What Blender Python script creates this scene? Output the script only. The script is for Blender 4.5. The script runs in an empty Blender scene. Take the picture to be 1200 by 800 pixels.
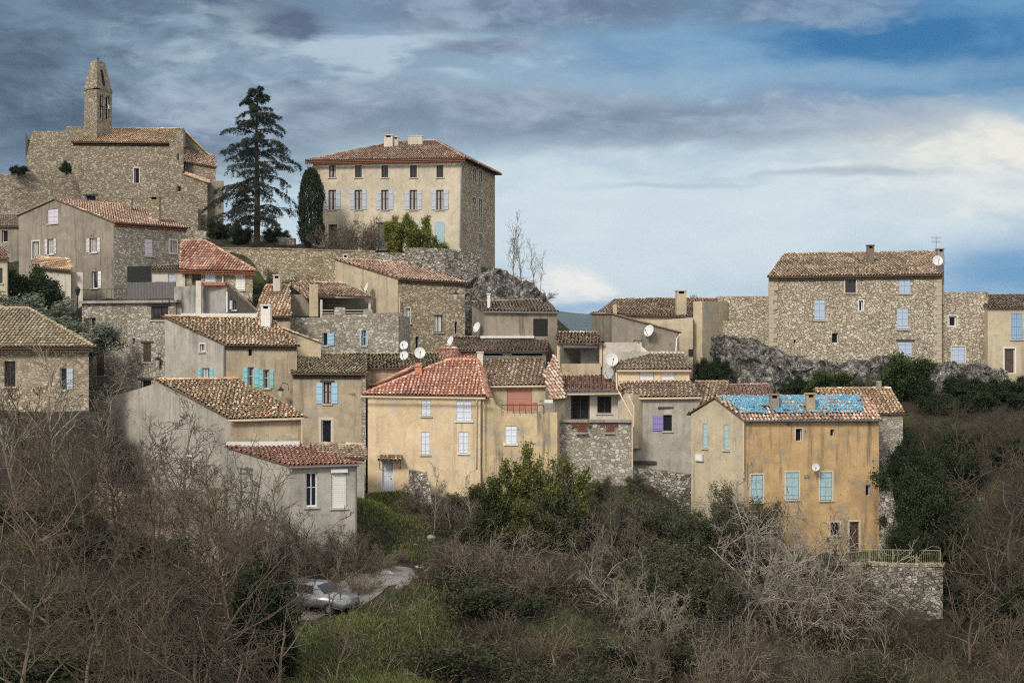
import bpy, bmesh, math, random
import numpy as np
from mathutils import Vector, Matrix, noise

SC = bpy.context.scene
COL = SC.collection
F, CX, CY, CZ = 1600.0, 600.0, 400.0, 20.0      # focal length in photo pixels, principal point, camera height
R = math.radians
rnd = random.Random(7)

def P(px, py, Y): return Vector(((px-CX)/F*Y, Y, CZ+(CY-py)/F*Y))
def V2(px, Y): return Vector(((px-CX)/F*Y, Y))
def ZP(py, Y): return CZ+(CY-py)/F*Y
def lin(r, g, b):
    f = lambda c: (c/255/12.92 if c/255 <= .04045 else ((c/255+.055)/1.055)**2.4)
    return (f(r), f(g), f(b))

# ------------------------------------------------------------------ materials
class NT:
    """small helper around a node tree"""
    def __init__(s, tree): s.t = tree; s.n = tree.nodes; s.l = tree.links
    def add(s, kind, **kw):
        n = s.n.new(kind)
        for k, v in kw.items():
            if k == 'ins':
                for kk, vv in v.items(): s.put(n.inputs[kk], vv)
            else: setattr(n, k, v)
        return n
    def put(s, sock, v):
        if isinstance(v, bpy.types.NodeSocket): s.l.new(v, sock)
        else:
            if sock.type == 'RGBA' and len(v) == 3: v = (*v, 1)
            sock.default_value = v
    def math(s, op, a, b=0.0, c=0.0, clamp=False):
        n = s.add('ShaderNodeMath', operation=op, use_clamp=clamp)
        s.put(n.inputs[0], a); s.put(n.inputs[1], b); s.put(n.inputs[2], c)
        return n.outputs[0]
    def mix(s, fac, a, b, mode='MIX'):
        n = s.add('ShaderNodeMix', data_type='RGBA', blend_type=mode, clamp_factor=True)
        s.put(n.inputs[0], fac); s.put(n.inputs[6], a); s.put(n.inputs[7], b)
        return n.outputs[2]
    def ramp(s, fac, stops, interp='LINEAR'):
        n = s.add('ShaderNodeValToRGB'); cr = n.color_ramp; cr.interpolation = interp
        while len(cr.elements) < len(stops): cr.elements.new(.5)
        for e, (p, c) in zip(cr.elements, stops):
            e.position = p; e.color = (*c, 1) if len(c) == 3 else c
        s.put(n.inputs[0], fac); return n.outputs[0]
    def smooth(s, v, a, b):
        n = s.add('ShaderNodeMapRange', interpolation_type='SMOOTHSTEP')
        s.put(n.inputs[0], v); s.put(n.inputs[1], a); s.put(n.inputs[2], b); return n.outputs[0]
    def noise(s, vec, scale, detail=4, rough=.55, dist=0.0):
        n = s.add('ShaderNodeTexNoise'); s.put(n.inputs['Vector'], vec)
        n.inputs['Scale'].default_value = scale; n.inputs['Detail'].default_value = detail
        n.inputs['Roughness'].default_value = rough; n.inputs['Distortion'].default_value = dist
        return n.outputs['Fac'], n.outputs['Color']
    def vmul(s, v, m):
        n = s.add('ShaderNodeVectorMath', operation='MULTIPLY'); s.put(n.inputs[0], v); s.put(n.inputs[1], m); return n.outputs[0]
    def vadd(s, v, m):
        n = s.add('ShaderNodeVectorMath', operation='ADD'); s.put(n.inputs[0], v); s.put(n.inputs[1], m); return n.outputs[0]

MATS = {}
def new_mat(name, rough=.85):
    m = bpy.data.materials.new(name); m.use_nodes = True
    nt = NT(m.node_tree); b = nt.n['Principled BSDF']
    b.inputs['Roughness'].default_value = rough
    b.inputs['Specular IOR Level'].default_value = .25
    MATS[name] = m
    return m, nt, b
def pos(nt): return nt.add('ShaderNodeNewGeometry').outputs['Position']
def bump(nt, b, h, strength=.5, dist=.05):
    n = nt.add('ShaderNodeBump'); n.inputs['Strength'].default_value = strength; n.inputs['Distance'].default_value = dist
    nt.put(n.inputs['Height'], h); nt.put(b.inputs['Normal'], n.outputs[0])

def m_plaster(name, c1, c2, stain=(.12, .10, .08), amt=.45, patch=0.0, seed=0):
    m, nt, b = new_mat(name, .92)
    p = nt.vadd(pos(nt), (seed*13.7, seed*5.1, seed*3.3))
    big, _ = nt.noise(p, .45, 5, .62)
    mid, _ = nt.noise(p, 2.2, 5, .65)
    fine, _ = nt.noise(p, 14, 3, .6)
    c = nt.mix(nt.smooth(big, .36, .64), c1, c2)
    dk = tuple(x*.72 for x in c2); lt = tuple(min(1, x*1.22) for x in c1)
    c = nt.mix(nt.math('MULTIPLY', nt.smooth(mid, .52, .74), .75), c, dk)
    c = nt.mix(nt.math('MULTIPLY', nt.smooth(mid, .46, .28), .55), c, lt)
    rp, _ = nt.noise(p, .75, 2, .45, .6)
    gy = sum(c2)/3; c = nt.mix(nt.math('MULTIPLY', nt.smooth(rp, .60, .625), .45), c, (gy*.98, gy*.93, gy*.84)); c = nt.mix(nt.math('MULTIPLY', nt.smooth(rp, .37, .35), .4), c, tuple(min(1, x*1.2) for x in c1))
    crk, _ = nt.noise(p, 1.3, 5, .6, 1.2); ck = nt.smooth(nt.math('ABSOLUTE', nt.math('SUBTRACT', crk, .5)), .009, .002); c = nt.mix(nt.math('MULTIPLY', ck, nt.math('MULTIPLY', nt.smooth(big, .5, .6), .6)), c, stain)
    st, _ = nt.noise(nt.vmul(p, (2.2, 2.2, .16)), 1.0, 5, .7)
    st2, _ = nt.noise(p, .3, 3, .6)
    s = nt.math('MULTIPLY', nt.smooth(st, .48, .68), nt.math('MULTIPLY', nt.smooth(st2, .33, .6), min(1, amt*1.25)))
    c = nt.mix(s, c, stain)
    if patch:
        v = nt.add('ShaderNodeTexVoronoi', ins={'Vector': nt.vmul(p, (1, 1, 1.4)), 'Scale': 4.2})
        stone = nt.mix(nt.smooth(v.outputs['Distance'], .2, .6), (.36, .31, .24), (.16, .13, .10))
        pk, _ = nt.noise(p, .55, 6, .66)
        c = nt.mix(nt.smooth(pk, .66-patch*.12, .69-patch*.12), c, stone)
    c = nt.mix(nt.math('MULTIPLY', fine, .35), c, nt.mix(1.0, c, (.72, .72, .72), 'MULTIPLY'))
    nt.put(b.inputs['Base Color'], c)
    h = nt.math('ADD', nt.math('MULTIPLY', mid, .6), nt.math('MULTIPLY', fine, .4))
    bump(nt, b, h, .55, .05)
    return m

def m_stone(name, cols, mortar, scale=3.4, flat=1.5, edge=.07, plaster=0.0, tone=1.0, seed=0):
    m, nt, b = new_mat(name, .95)
    p0 = nt.vadd(pos(nt), (seed*11.1, seed*7.3, seed*2.9))
    _, nc = nt.noise(p0, 1.6, 3, .5)
    p = nt.vadd(nt.vmul(p0, (1, 1, flat)), nt.vmul(nt.vadd(nc, (-.5, -.5, -.5)), (.35, .35, .35)))
    v1 = nt.add('ShaderNodeTexVoronoi', feature='F1', ins={'Vector': p, 'Scale': scale})
    v2 = nt.add('ShaderNodeTexVoronoi', feature='DISTANCE_TO_EDGE', ins={'Vector': p, 'Scale': scale})
    sep = nt.add('ShaderNodeSeparateColor', ins={'Color': v1.outputs['Color']})
    n = len(cols)
    c = nt.ramp(sep.outputs[0], [(i/(n), tuple(x*tone for x in cc)) for i, cc in enumerate(cols)], 'CONSTANT')
    g, _ = nt.noise(p0, 9, 4, .65)
    c = nt.mix(nt.math('MULTIPLY', nt.smooth(g, .35, .75), .45), c, nt.mix(1.0, c, (.55, .53, .5), 'MULTIPLY'))
    e = nt.smooth(v2.outputs['Distance'], edge*.35, edge)
    c = nt.mix(e, tuple(x*tone for x in mortar), c)
    big, _ = nt.noise(p0, .35, 5, .6)
    if plaster:
        pl, _ = nt.noise(p0, .5, 5, .62)
        c = nt.mix(nt.math('MULTIPLY', nt.smooth(pl, .62-plaster*.25, .75-plaster*.25), .8), c, tuple(x*tone*1.0 for x in mortar))
    c = nt.mix(nt.math('MULTIPLY', nt.smooth(big, .46, .72), .7), c, nt.mix(1.0, c, (.66, .63, .58), 'MULTIPLY'))
    nt.put(b.inputs['Base Color'], c)
    h = nt.math('ADD', nt.math('MULTIPLY', e, .7), nt.math('MULTIPLY', g, .3))
    bump(nt, b, h, .9, .09)
    return m

def m_plain(name, c, rough=.7, var=.25, metal=0, scale=6):
    m, nt, b = new_mat(name, rough)
    n, _ = nt.noise(pos(nt), scale, 4, .6)
    d = tuple(x*(1-var) for x in c); l = tuple(min(1, x*(1+var*.5)) for x in c)
    nt.put(b.inputs['Base Color'], nt.mix(n, d, l)); b.inputs['Metallic'].default_value = metal
    return m

def m_shutter(name, c, worn=.2):
    """painted boards: fine vertical and horizontal joints plus weathering"""
    m, nt, b = new_mat(name, .65)
    p = pos(nt); x = nt.add('ShaderNodeSeparateXYZ', ins={'Vector': p})
    k = nt.math('FRACT', nt.math('MULTIPLY', nt.math('ADD', x.outputs[0], x.outputs[1]), 7.5))
    line = nt.math('LESS_THAN', k, .14)
    n, _ = nt.noise(nt.vmul(p, (6, 6, 1.2)), 1.5, 5, .7)
    d = tuple(v*.62 for v in c)
    cc = nt.mix(nt.math('MULTIPLY', line, .5), c, d)
    cc = nt.mix(nt.math('MULTIPLY', nt.smooth(n, .62-worn*.4, .8-worn*.4), .25+worn), cc, (.36, .34, .31))
    nt.put(b.inputs['Base Color'], cc); bump(nt, b, line, .4, -.01)
    return m

def m_tint(name, rough=.9, trans=0.0, nscale=7, namt=.35):
    """colour of each tile or leaf is stored on the mesh; noise adds lichen and dirt"""
    m, nt, b = new_mat(name, rough)
    a = nt.add('ShaderNodeAttribute', attribute_name='tint'); ac = a.outputs['Color']
    if name != 'roof_tile':   # every plant a little lighter, darker, redder or greyer than the next
        rnd_ = nt.add('ShaderNodeObjectInfo').outputs['Random']
        vr = nt.ramp(rnd_, [(0, (.55, .53, .5)), (.3, (.95, .87, .79)), (.5, (.75, .77, .74)), (.75, (1.22, 1.15, 1.05)), (1, (.9, .82, .75))] if name == 'twig' else [(0, (.75, .8, .75)), (.5, (1, 1, 1)), (1, (1.15, 1.1, .95))])
        ac = nt.mix(1.0, a.outputs['Color'], vr, 'MULTIPLY')
    n, _ = nt.noise(nt.add('ShaderNodeTexCoord').outputs['Object'], nscale, 4, .65)
    c = nt.mix(nt.math('MULTIPLY', nt.smooth(n, .4, .75), namt), ac, nt.mix(1.0, ac, (.5, .47, .4), 'MULTIPLY'))
    nt.put(b.inputs['Base Color'], c)
    if trans:
        tr = nt.add('ShaderNodeBsdfTranslucent'); nt.put(tr.inputs[0], c)
        mx = nt.add('ShaderNodeMixShader'); mx.inputs[0].default_value = trans
        nt.l.new(b.outputs[0], mx.inputs[1]); nt.l.new(tr.outputs[0], mx.inputs[2])
        nt.l.new(mx.outputs[0], nt.n['Material Output'].inputs['Surface'])
    return m

STN = [(.36, .285, .19), (.48, .40, .29), (.27, .21, .14), (.42, .335, .22), (.53, .455, .35), (.32, .255, .18)]
GST = [(.36, .32, .255), (.48, .435, .36), (.27, .235, .185), (.42, .375, .30), (.53, .485, .415), (.32, .28, .225)]
m_stone('stone_tan', STN, (.24, .19, .13), 3.8, 1.55, .085, tone=1.12)
m_stone('stone_church', [(.35, .295, .215), (.46, .40, .305), (.27, .22, .16), (.41, .345, .25), (.51, .455, .365), (.31, .26, .19)], (.25, .20, .135), 3.7, 1.55, .085, tone=.88, plaster=.1, seed=3)
m_stone('stone_grey', GST, (.25, .22, .175), 3.9, 1.5, .085, tone=1.08, seed=1)
m_stone('stone_big_house', [(.44, .37, .275), (.54, .47, .37), (.34, .285, .21), (.48, .405, .30), (.58, .52, .42), (.39, .33, .245)], (.21, .17, .12), 3.7, 1.6, .085, tone=1.14, seed=2)
m_stone('stone_dry', [(.37, .335, .28), (.56, .52, .45), (.17, .15, .12), (.42, .375, .305), (.30, .265, .22)], (.09, .078, .066), 3.4, 1.7, .07, seed=4)
m_stone('stone_rubble', GST, (.28, .255, .215), 3.3, 1.5, .09, tone=1.1, plaster=.25, seed=5)
m_stone('stone_plastered', STN, (.36, .305, .23), 3.7, 1.45, plaster=.45, seed=6)
m_plaster('plaster_mansion', (.60, .52, .395), (.52, .445, .33), (.36, .30, .22), .35, seed=1)
m_plaster('plaster_grey', (.42, .365, .275), (.33, .28, .21), (.15, .125, .10), .6, seed=2)
m_plaster('plaster_cool', (.45, .415, .355), (.37, .335, .28), (.19, .17, .145), .5, seed=3)
m_plaster('plaster_tan', (.47, .385, .265), (.37, .295, .195), (.19, .155, .11), .6, .12, seed=4)
m_plaster('plaster_yellow', (.73, .57, .375), (.66, .505, .315), (.42, .335, .24), .6, seed=5)
m_plaster('plaster_yellow_worn', (.60, .46, .275), (.48, .37, .225), (.17, .145, .115), .8, .35, seed=6)
m_plaster('plaster_ochre', (.56, .37, .18), (.44, .295, .15), (.20, .155, .10), 1.0, .16, seed=7)
m_plaster('plaster_beige', (.53, .44, .305), (.45, .37, .25), (.24, .20, .14), .5, .08, seed=8)
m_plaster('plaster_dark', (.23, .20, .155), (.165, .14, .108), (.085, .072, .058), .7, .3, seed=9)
m_plaster('plaster_dusky', (.31, .265, .205), (.24, .205, .158), (.11, .095, .075), .7, .15, seed=10)
m_plaster('plaster_pale', (.60, .55, .46), (.52, .47, .385), (.28, .25, .21), .4, seed=11)
m_plaster('plaster_pink', (.50, .19, .11), (.55, .27, .17), (.3, .16, .11), .4, seed=12)
m_plaster('cement', (.37, .35, .315), (.27, .255, .225), (.085, .078, .07), .9, seed=13)
m_plain('stone_quoin', (.47, .40, .295), .95, .35, scale=3)
m_plain('white_paint', (.74, .73, .70), .6, .15)
m_plain('white_mortar', (.70, .67, .62), .8, .25)
m_plain('surround', (.58, .525, .435), .85, .25)
m_plain('sill_stone', (.50, .46, .39), .85, .25)
m_plain('brown_wood', (.10, .052, .032), .7, .4)
m_plain('dark_wood', (.075, .065, .055), .85, .5)
m_plain('grey_screen', (.15, .14, .135), .85, .35)
m_plain('mesh_screen', (.025, .026, .025), .9, .4)
m_plain('painted_shade', (.012, .011, .011), .9, .2)  # near-black colour that stands in for the shade inside openings
m_plain('curtain', (.42, .40, .38), .9, .35)
m_plain('net_curtain', (.62, .64, .62), .9, .25)
m_plain('cream_gutter', (.60, .48, .33), .6, .2)
m_plain('zinc', (.23, .235, .24), .5, .2, .6)
m_plain('black_iron', (.018, .018, .02), .55, .2)
m_plain('green_iron', (.29, .30, .17), .6, .35)
m_plain('red_shutter_paint', (.46, .21, .155), .7, .12)
m_plain('red_frame', (.10, .022, .018), .6, .2)
m_plain('brick', (.21, .075, .045), .9, .4)
m_plain('terracotta', (.40, .16, .09), .85, .3)
m_plain('tile_bed', (.15, .105, .07), .95, .4)
m_plain('tile_bed_red', (.22, .11, .078), .95, .4)
m_plain('dish_white', (.60, .60, .58), .45, .1)
m_plain('dish_grey', (.33, .34, .34), .5, .15)
m, nt, b = new_mat('tarp_blue', .55)
p = pos(nt); n1, _ = nt.noise(nt.vmul(p, (1.2, 1.2, 1.2)), 1.6, 6, .65, 1.0); n2, _ = nt.noise(p, 6, 5, .65, 1.5); fo = nt.math('ABSOLUTE', nt.math('SUBTRACT', n2, .5))
c = nt.mix(nt.smooth(n1, .35, .68), (.30, .56, .70), (.14, .42, .63)); c = nt.mix(nt.math('MULTIPLY', nt.smooth(n2, .58, .72), .6), c, (.33, .45, .50)); c = nt.mix(nt.math('MULTIPLY', nt.smooth(n1, .62, .7), .6), c, (.16, .19, .19))
nt.put(b.inputs['Base Color'], c); bump(nt, b, nt.math('ADD', n1, nt.math('MULTIPLY', nt.smooth(fo, .06, 0), .5)), 1.0, .16)
m_plain('car_grey', (.30, .30, .305), .3, .1, .4)
m_plain('car_glass', (.02, .022, .025), .08, .1)
m_plain('rubber', (.02, .02, .02), .8, .1)
m_plain('lamp_glass', (.55, .52, .45), .3, .1)
m_plain('chair_red', (.40, .12, .06), .6, .2)
m_plain('flashing', (.66, .64, .61), .7, .2)
for nm, c, w in (('shutter_lavender', (.60, .53, .58), .05), ('shutter_greyblue', (.43, .47, .52), .1), ('shutter_blue', (.42, .50, .62), .1),
              ('shutter_teal', (.22, .53, .56), .1), ('shutter_sky', (.33, .53, .68), .08), ('shutter_purple', (.27, .21, .47), .15),
              ('shutter_white', (.66, .70, .76), .02), ('shutter_brown', (.085, .052, .038), .1), ('shutter_worn', (.33, .52, .56), .45),
              ('shutter_bluestrong', (.25, .37, .55), .05), ('door_white', (.66, .68, .72), .02), ('shutter_ivory', (.72, .70, .64), .02)):
    m_shutter(nm, c, w)
m_tint('roof_tile', .9); m_tint('leaf', .65, .25, 3, .2); m_tint('twig', .9, 0, 3, .2)
m, nt, b = new_mat('glass', .06); b.inputs['Base Color'].default_value = (.018, .02, .024, 1); b.inputs['Specular IOR Level'].default_value = .6
# rock
m, nt, b = new_mat('rock', .95)
p = pos(nt); _, nc = nt.noise(p, .5, 4, .6)
pd = nt.vadd(p, nt.vmul(nt.vadd(nc, (-.5, -.5, -.5)), (1.6, 1.6, 1.6)))
n1, _ = nt.noise(pd, .7, 8, .66); n2, _ = nt.noise(nt.vmul(pd, (1, 1, .55)), 2.4, 7, .7)
n3, _ = nt.noise(nt.vmul(pd, (1, 1, .6)), 1.1, 6, .6); rg = nt.math('ABSOLUTE', nt.math('SUBTRACT', n3, .5)); n4, _ = nt.noise(nt.vmul(p, (1, 1, 1.8)), 3.2, 5, .6, 1.5); rg2 = nt.math('ABSOLUTE', nt.math('SUBTRACT', n4, .5))
c = nt.ramp(n1, [(.3, (.20, .18, .15)), (.43, (.38, .355, .31)), (.55, (.52, .49, .44)), (.66, (.42, .37, .29)), (.75, (.22, .19, .13))])
c = nt.mix(nt.math('MULTIPLY', nt.smooth(n2, .52, .7), .75), c, (.17, .155, .14))
c = nt.mix(nt.smooth(rg, .035, .0), c, (.05, .045, .04)); c = nt.mix(nt.math('MULTIPLY', nt.smooth(rg2, .03, .0), .7), c, (.08, .072, .063))
nt.put(b.inputs['Base Color'], c); bump(nt, b, nt.math('ADD', n2, nt.math('ADD', nt.smooth(rg, 0, .08), nt.smooth(rg2, 0, .05))), 1.0, .35)
# ground: leaf litter, soil and grass patches
m, nt, b = new_mat('ground', .97)
p = pos(nt); n1, _ = nt.noise(p, .22, 6, .65); n2, _ = nt.noise(p, 2.8, 6, .7); n3, _ = nt.noise(p, 14, 3, .6)
c = nt.mix(nt.smooth(n2, .35, .68), (.026, .021, .015), (.055, .044, .030))
c = nt.mix(nt.smooth(n1, .5, .62), c, nt.mix(n3, (.035, .05, .016), (.07, .085, .028)))
nt.put(b.inputs['Base Color'], c); bump(nt, b, n2, .9, .15)
m, nt, b = new_mat('road', .95)
p = pos(nt); n1, _ = nt.noise(p, 1.1, 6, .7); n2, _ = nt.noise(p, 9, 4, .7)
c = nt.mix(nt.smooth(n1, .4, .65), (.27, .25, .23), (.13, .115, .10)); c = nt.mix(nt.math('MULTIPLY', nt.smooth(n2, .4, .7), .7), c, (.07, .065, .055))
nt.put(b.inputs['Base Color'], c); bump(nt, b, n2, .5, .04)
m, nt, b = new_mat('forest_hill', 1.0)
p = pos(nt); n1, _ = nt.noise(p, .02, 8, .7)
nt.put(b.inputs['Base Color'], nt.mix(nt.smooth(n1, .35, .65), (.022, .034, .022), (.06, .07, .045)))

# ------------------------------------------------------------------ object helpers
def tag(o, label=None, cat=None, group=None, kind=None):
    if label: o['label'] = label
    if cat: o['category'] = cat
    if group: o['group'] = group
    if kind: o['kind'] = kind
    return o
def empty(name, loc, label, cat, group=None):
    o = bpy.data.objects.new(name, None); COL.objects.link(o); o.location = loc; o.empty_display_size = .3
    return tag(o, label, cat, group)
def root_loc(o):
    v = Vector((0, 0, 0))
    while o is not None: v = v+o.location; o = o.parent
    return v
def setmats(me, mats):
    for m in (mats if isinstance(mats, (list, tuple)) else [mats]): me.materials.append(MATS[m] if isinstance(m, str) else m)
def link(name, me, parent=None, world=True):
    o = bpy.data.objects.new(name, me); COL.objects.link(o)
    if parent is not None:
        o.parent = parent
        if world:
            d = root_loc(parent); me.transform(Matrix.Translation(-d))
    return o
def obj(name, bm, mats, parent=None, smooth=False, world=True):
    me = bpy.data.meshes.new(name); bm.normal_update(); bm.to_mesh(me); bm.free(); setmats(me, mats)
    if smooth: me.shade_smooth()
    return link(name, me, parent, world)
def np_mesh(name, V, Q, mats, tint=None, midx=None, smooth=False):
    """V (n,3), Q (m,4) quads; tint (n,3)"""
    V = np.asarray(V, dtype=np.float32).reshape(-1, 3); Q = np.asarray(Q, dtype=np.int32).reshape(-1, 4)
    me = bpy.data.meshes.new(name); me.vertices.add(len(V)); me.vertices.foreach_set('co', V.ravel())
    me.loops.add(Q.size); me.loops.foreach_set('vertex_index', Q.ravel())
    me.polygons.add(len(Q)); me.polygons.foreach_set('loop_start', np.arange(0, Q.size, 4, dtype=np.int32))
    setmats(me, mats)
    if midx is not None: me.polygons.foreach_set('material_index', np.asarray(midx, dtype=np.int32))
    me.update(calc_edges=True)
    if tint is not None:
        a = me.attributes.new('tint', 'FLOAT_COLOR', 'POINT')
        t = np.ones((len(V), 4), dtype=np.float32); t[:, :3] = tint; a.data.foreach_set('color', t.ravel())
    if smooth: me.shade_smooth()
    return me
def face(bm, pts, mi=0):
    f = bm.faces.new([bm.verts.new(p) for p in pts]); f.material_index = mi; return f
def box8(bm, c, mi=0):
    """c: 4 bottom corners counter-clockwise, 4 top corners"""
    v = [bm.verts.new(p) for p in c]
    for q in ((3, 2, 1, 0), (4, 5, 6, 7), (0, 1, 5, 4), (1, 2, 6, 5), (2, 3, 7, 6), (3, 0, 4, 7)):
        bm.faces.new([v[i] for i in q]).material_index = mi
def abox(bm, x0, x1, y0, y1, z0, z1, mi=0):
    box8(bm, [(x0, y0, z0), (x1, y0, z0), (x1, y1, z0), (x0, y1, z0), (x0, y0, z1), (x1, y0, z1), (x1, y1, z1), (x0, y1, z1)], mi)
def tube(bm, pts, r, n=6, mi=0, cap=True):
    pts = [Vector(p) for p in pts]; rings = []
    rs = r if isinstance(r, (list, tuple)) else [r]*len(pts)
    for i, p in enumerate(pts):
        d = (pts[min(i+1, len(pts)-1)]-pts[max(i-1, 0)]).normalized()
        a = d.orthogonal().normalized(); b_ = d.cross(a)
        rings.append([bm.verts.new(p+(a*math.cos(2*math.pi*k/n)+b_*math.sin(2*math.pi*k/n))*rs[i]) for k in range(n)])
    for q, w in zip(rings, rings[1:]):
        for k in range(n): bm.faces.new((q[k], q[(k+1) % n], w[(k+1) % n], w[k])).material_index = mi
    if cap: bm.faces.new(list(reversed(rings[0]))).material_index = mi; bm.faces.new(rings[-1]).material_index = mi
def lathe(bm, c, prof, n=10, mi=0):
    rings = [[bm.verts.new((c[0]+r*math.cos(2*math.pi*k/n), c[1]+r*math.sin(2*math.pi*k/n), c[2]+z)) for k in range(n)] for r, z in prof]
    for q, w in zip(rings, rings[1:]):
        for k in range(n): bm.faces.new((q[k], q[(k+1) % n], w[(k+1) % n], w[k])).material_index = mi

# ------------------------------------------------------------------ roofs of canal tiles
PAL = {
 'tan':   [(.50, .35, .21), (.43, .28, .155), (.60, .47, .31), (.30, .205, .125), (.55, .32, .17), (.66, .55, .40), (.37, .28, .18), (.50, .29, .17)],
 'red':   [(.38, .19, .135), (.43, .24, .175), (.33, .16, .115), (.53, .34, .26), (.29, .135, .095), (.40, .25, .18)],
 'bright': [(.54, .25, .165), (.60, .34, .24), (.46, .20, .135), (.62, .41, .31), (.55, .30, .21), (.40, .19, .13)],
 'mixred': [(.37, .225, .165), (.42, .275, .205), (.31, .18, .13), (.47, .345, .265), (.26, .165, .125), (.35, .265, .19)],
 'brown': [(.33, .22, .145), (.40, .29, .20), (.27, .18, .12), (.47, .37, .27), (.36, .25, .155), (.54, .44, .33)],
 'dark':  [(.22, .17, .125), (.28, .215, .16), (.18, .14, .105), (.32, .26, .20)],
 'moss':  [(.31, .26, .165), (.37, .31, .195), (.26, .22, .14), (.41, .36, .255), (.33, .255, .165)],
 'pinkish': [(.45, .29, .20), (.52, .37, .27), (.40, .23, .155), (.58, .45, .35), (.37, .25, .18)],
}
def offset_poly(pts, d):
    """move every edge i of a convex counter-clockwise 2D polygon outwards by d[i]"""
    n = len(pts); lines = []
    for i in range(n):
        a, b = pts[i], pts[(i+1) % n]; e = (b-a).normalized(); nn = Vector((e.y, -e.x)); lines.append((a+nn*d[i], e))
    out = []
    for i in range(n):
        (p, e), (q, f) = lines[i-1], lines[i]
        cr = e.x*f.y-e.y*f.x
        out.append(q if abs(cr) < 1e-5 else p+e*(((q-p).x*f.y-(q-p).y*f.x)/cr))
    return out
class Roof:
    """collects slabs and tiles of one roof into one mesh"""
    def __init__(s, pal, bed='tile_bed', seed=0, pitch=.245, mess=1.0):
        s.V, s.Q, s.T, s.M = [], [], [], []; s.pal = PAL[pal]; s.r = random.Random(seed+11); s.bed = bed; s.p = pitch; s.mess = mess
    def quad(s, pts, col, mi):
        k = len(s.V); s.V += [tuple(p) for p in pts]; s.T += [col]*len(pts)
        s.Q.append((k, k+1, k+2, k+3)) if len(pts) == 4 else s.Q.append((k, k+1, k+2, k+2)); s.M.append(mi)
    def tile(s, o, u, v, n, l, r0, r1, lift, col):
        k = len(s.V); seg = 5
        for j, (t, r, h) in enumerate(((0, r0, lift), (l, r1, 0.0))):
            for i in range(seg+1):
                a = math.pi*i/seg
                q = o+v*t+u*(-math.cos(a)*r)+n*(math.sin(a)*r*1.0+h); s.V.append((q.x, q.y, q.z)); s.T.append(col)
        for i in range(seg): s.Q.append((k+i, k+i+1, k+seg+1+i+1, k+seg+1+i)); s.M.append(1)
    def panel(s, pts, oh=.3, ov=.12, ot=.02, hip=False):
        """pts: eave left, eave right, then on round the panel; tiles run up the slope"""
        pts = [Vector(p) for p in pts]
        top = sum(pts[2:], Vector())/len(pts[2:]); u = (pts[1]-pts[0]).normalized()
        n = u.cross(top-pts[0]).normalized()
        if n.z < 0: n = -n
        v = n.cross(u)
        o = pts[0]; p2 = [Vector(((p-o).dot(u), (p-o).dot(v))) for p in pts]
        d = [oh]+[ov]*(len(pts)-1)
        if len(pts) == 4: d[2] = ot
        if hip: d = [oh]+[.02]*(len(pts)-1)
        p2 = offset_poly(p2, d)
        W = lambda a, h: o+u*a.x+v*a.y+n*h
        lo, hi = .03, .11
        tp = [W(a, hi) for a in p2]; bt = [W(a, lo) for a in p2]
        bc = s.pal[0]
        s.quad(tp, bc, 0); s.quad(list(reversed(bt)), bc, 0)
        m = len(p2)
        for i in range(m): j = (i+1) % m; s.quad([bt[i], bt[j], tp[j], tp[i]], bc, 0)
        x0 = min(a.x for a in p2); x1 = max(a.x for a in p2); y0 = min(a.y for a in p2); y1 = max(a.y for a in p2)
        def inside(x, y, e=.0):
            for i in range(m):
                a, b = p2[i], p2[(i+1) % m]; ed = (b-a)
                if ed.length > 1e-4 and (ed.x*(y-a.y)-ed.y*(x-a.x))/ed.length < e: return False
            return True
        nc = max(1, int((x1-x0)/s.p)); pp = (x1-x0)/nc
        base_shift = s.r.random()*10
        for i in range(nc):
            x = x0+(i+.5)*pp; col0 = s.r.choice(s.pal); wob = s.r.uniform(-.012, .012)
            y = y0-.03-s.r.uniform(0, .04)
            while y < y1:
                if inside(x, y+.2, .03):
                    c = col0 if s.r.random() < .35 else s.r.choice(s.pal)
                    k = s.r.uniform(.76, 1.2)
                    # old roofs: patches of paler or darker replaced tiles
                    pn = noise.noise(Vector((x*.45+base_shift, y*.5, base_shift)))
                    k *= 1+.28*pn
                    dx = wob+s.r.uniform(-.018, .018)*s.mess; sag = (.02+.13*noise.noise(Vector((x*.45, y*.45, base_shift+3))))*min(1.3, s.mess)
                    yaw = s.r.gauss(0, .035)*s.mess
                    if s.r.random() < .02*s.mess: yaw *= 5
                    uu = (u*math.cos(yaw)+v*math.sin(yaw)); vv = (v*math.cos(yaw)-u*math.sin(yaw))
                    s.tile(W(Vector((x+dx, y)), hi-.015+sag*.5), uu, vv, n, .46, pp*.36, pp*.29, .035+s.r.uniform(0, .02)*s.mess, tuple(q*k for q in c))
                y += .37
    def ridge(s, a, b, r=.12):
        a, b = Vector(a), Vector(b); d = b-a; L = d.length; d.normalize(); u = d.cross(Vector((0, 0, 1))).normalized(); n = u.cross(d)
        k = max(1, int(L/.4))
        for i in range(k):
            c = s.r.choice(s.pal); f = s.r.uniform(.9, 1.25)
            s.tile(a+d*(L*i/k)+n*.10, u, d, n, L/k+.06, r, r*.88, .03+s.r.uniform(0, .02), tuple(q*f for q in c))
    def build(s, parent, name='roof'):
        # triangles were written as degenerate quads; build those through bmesh-free index clean-up
        me = bpy.data.meshes.new(name)
        faces = [q if q[2] != q[3] else q[:3] for q in s.Q]
        me.from_pydata(s.V, [], faces); setmats(me, [s.bed, 'roof_tile'])
        me.polygons.foreach_set('material_index', s.M)
        a = me.attributes.new('tint', 'FLOAT_COLOR', 'POINT'); t = np.ones((len(s.V), 4), dtype=np.float32); t[:, :3] = np.array(s.T); a.data.foreach_set('color', t.ravel())
        return link(name, me, parent)

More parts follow.
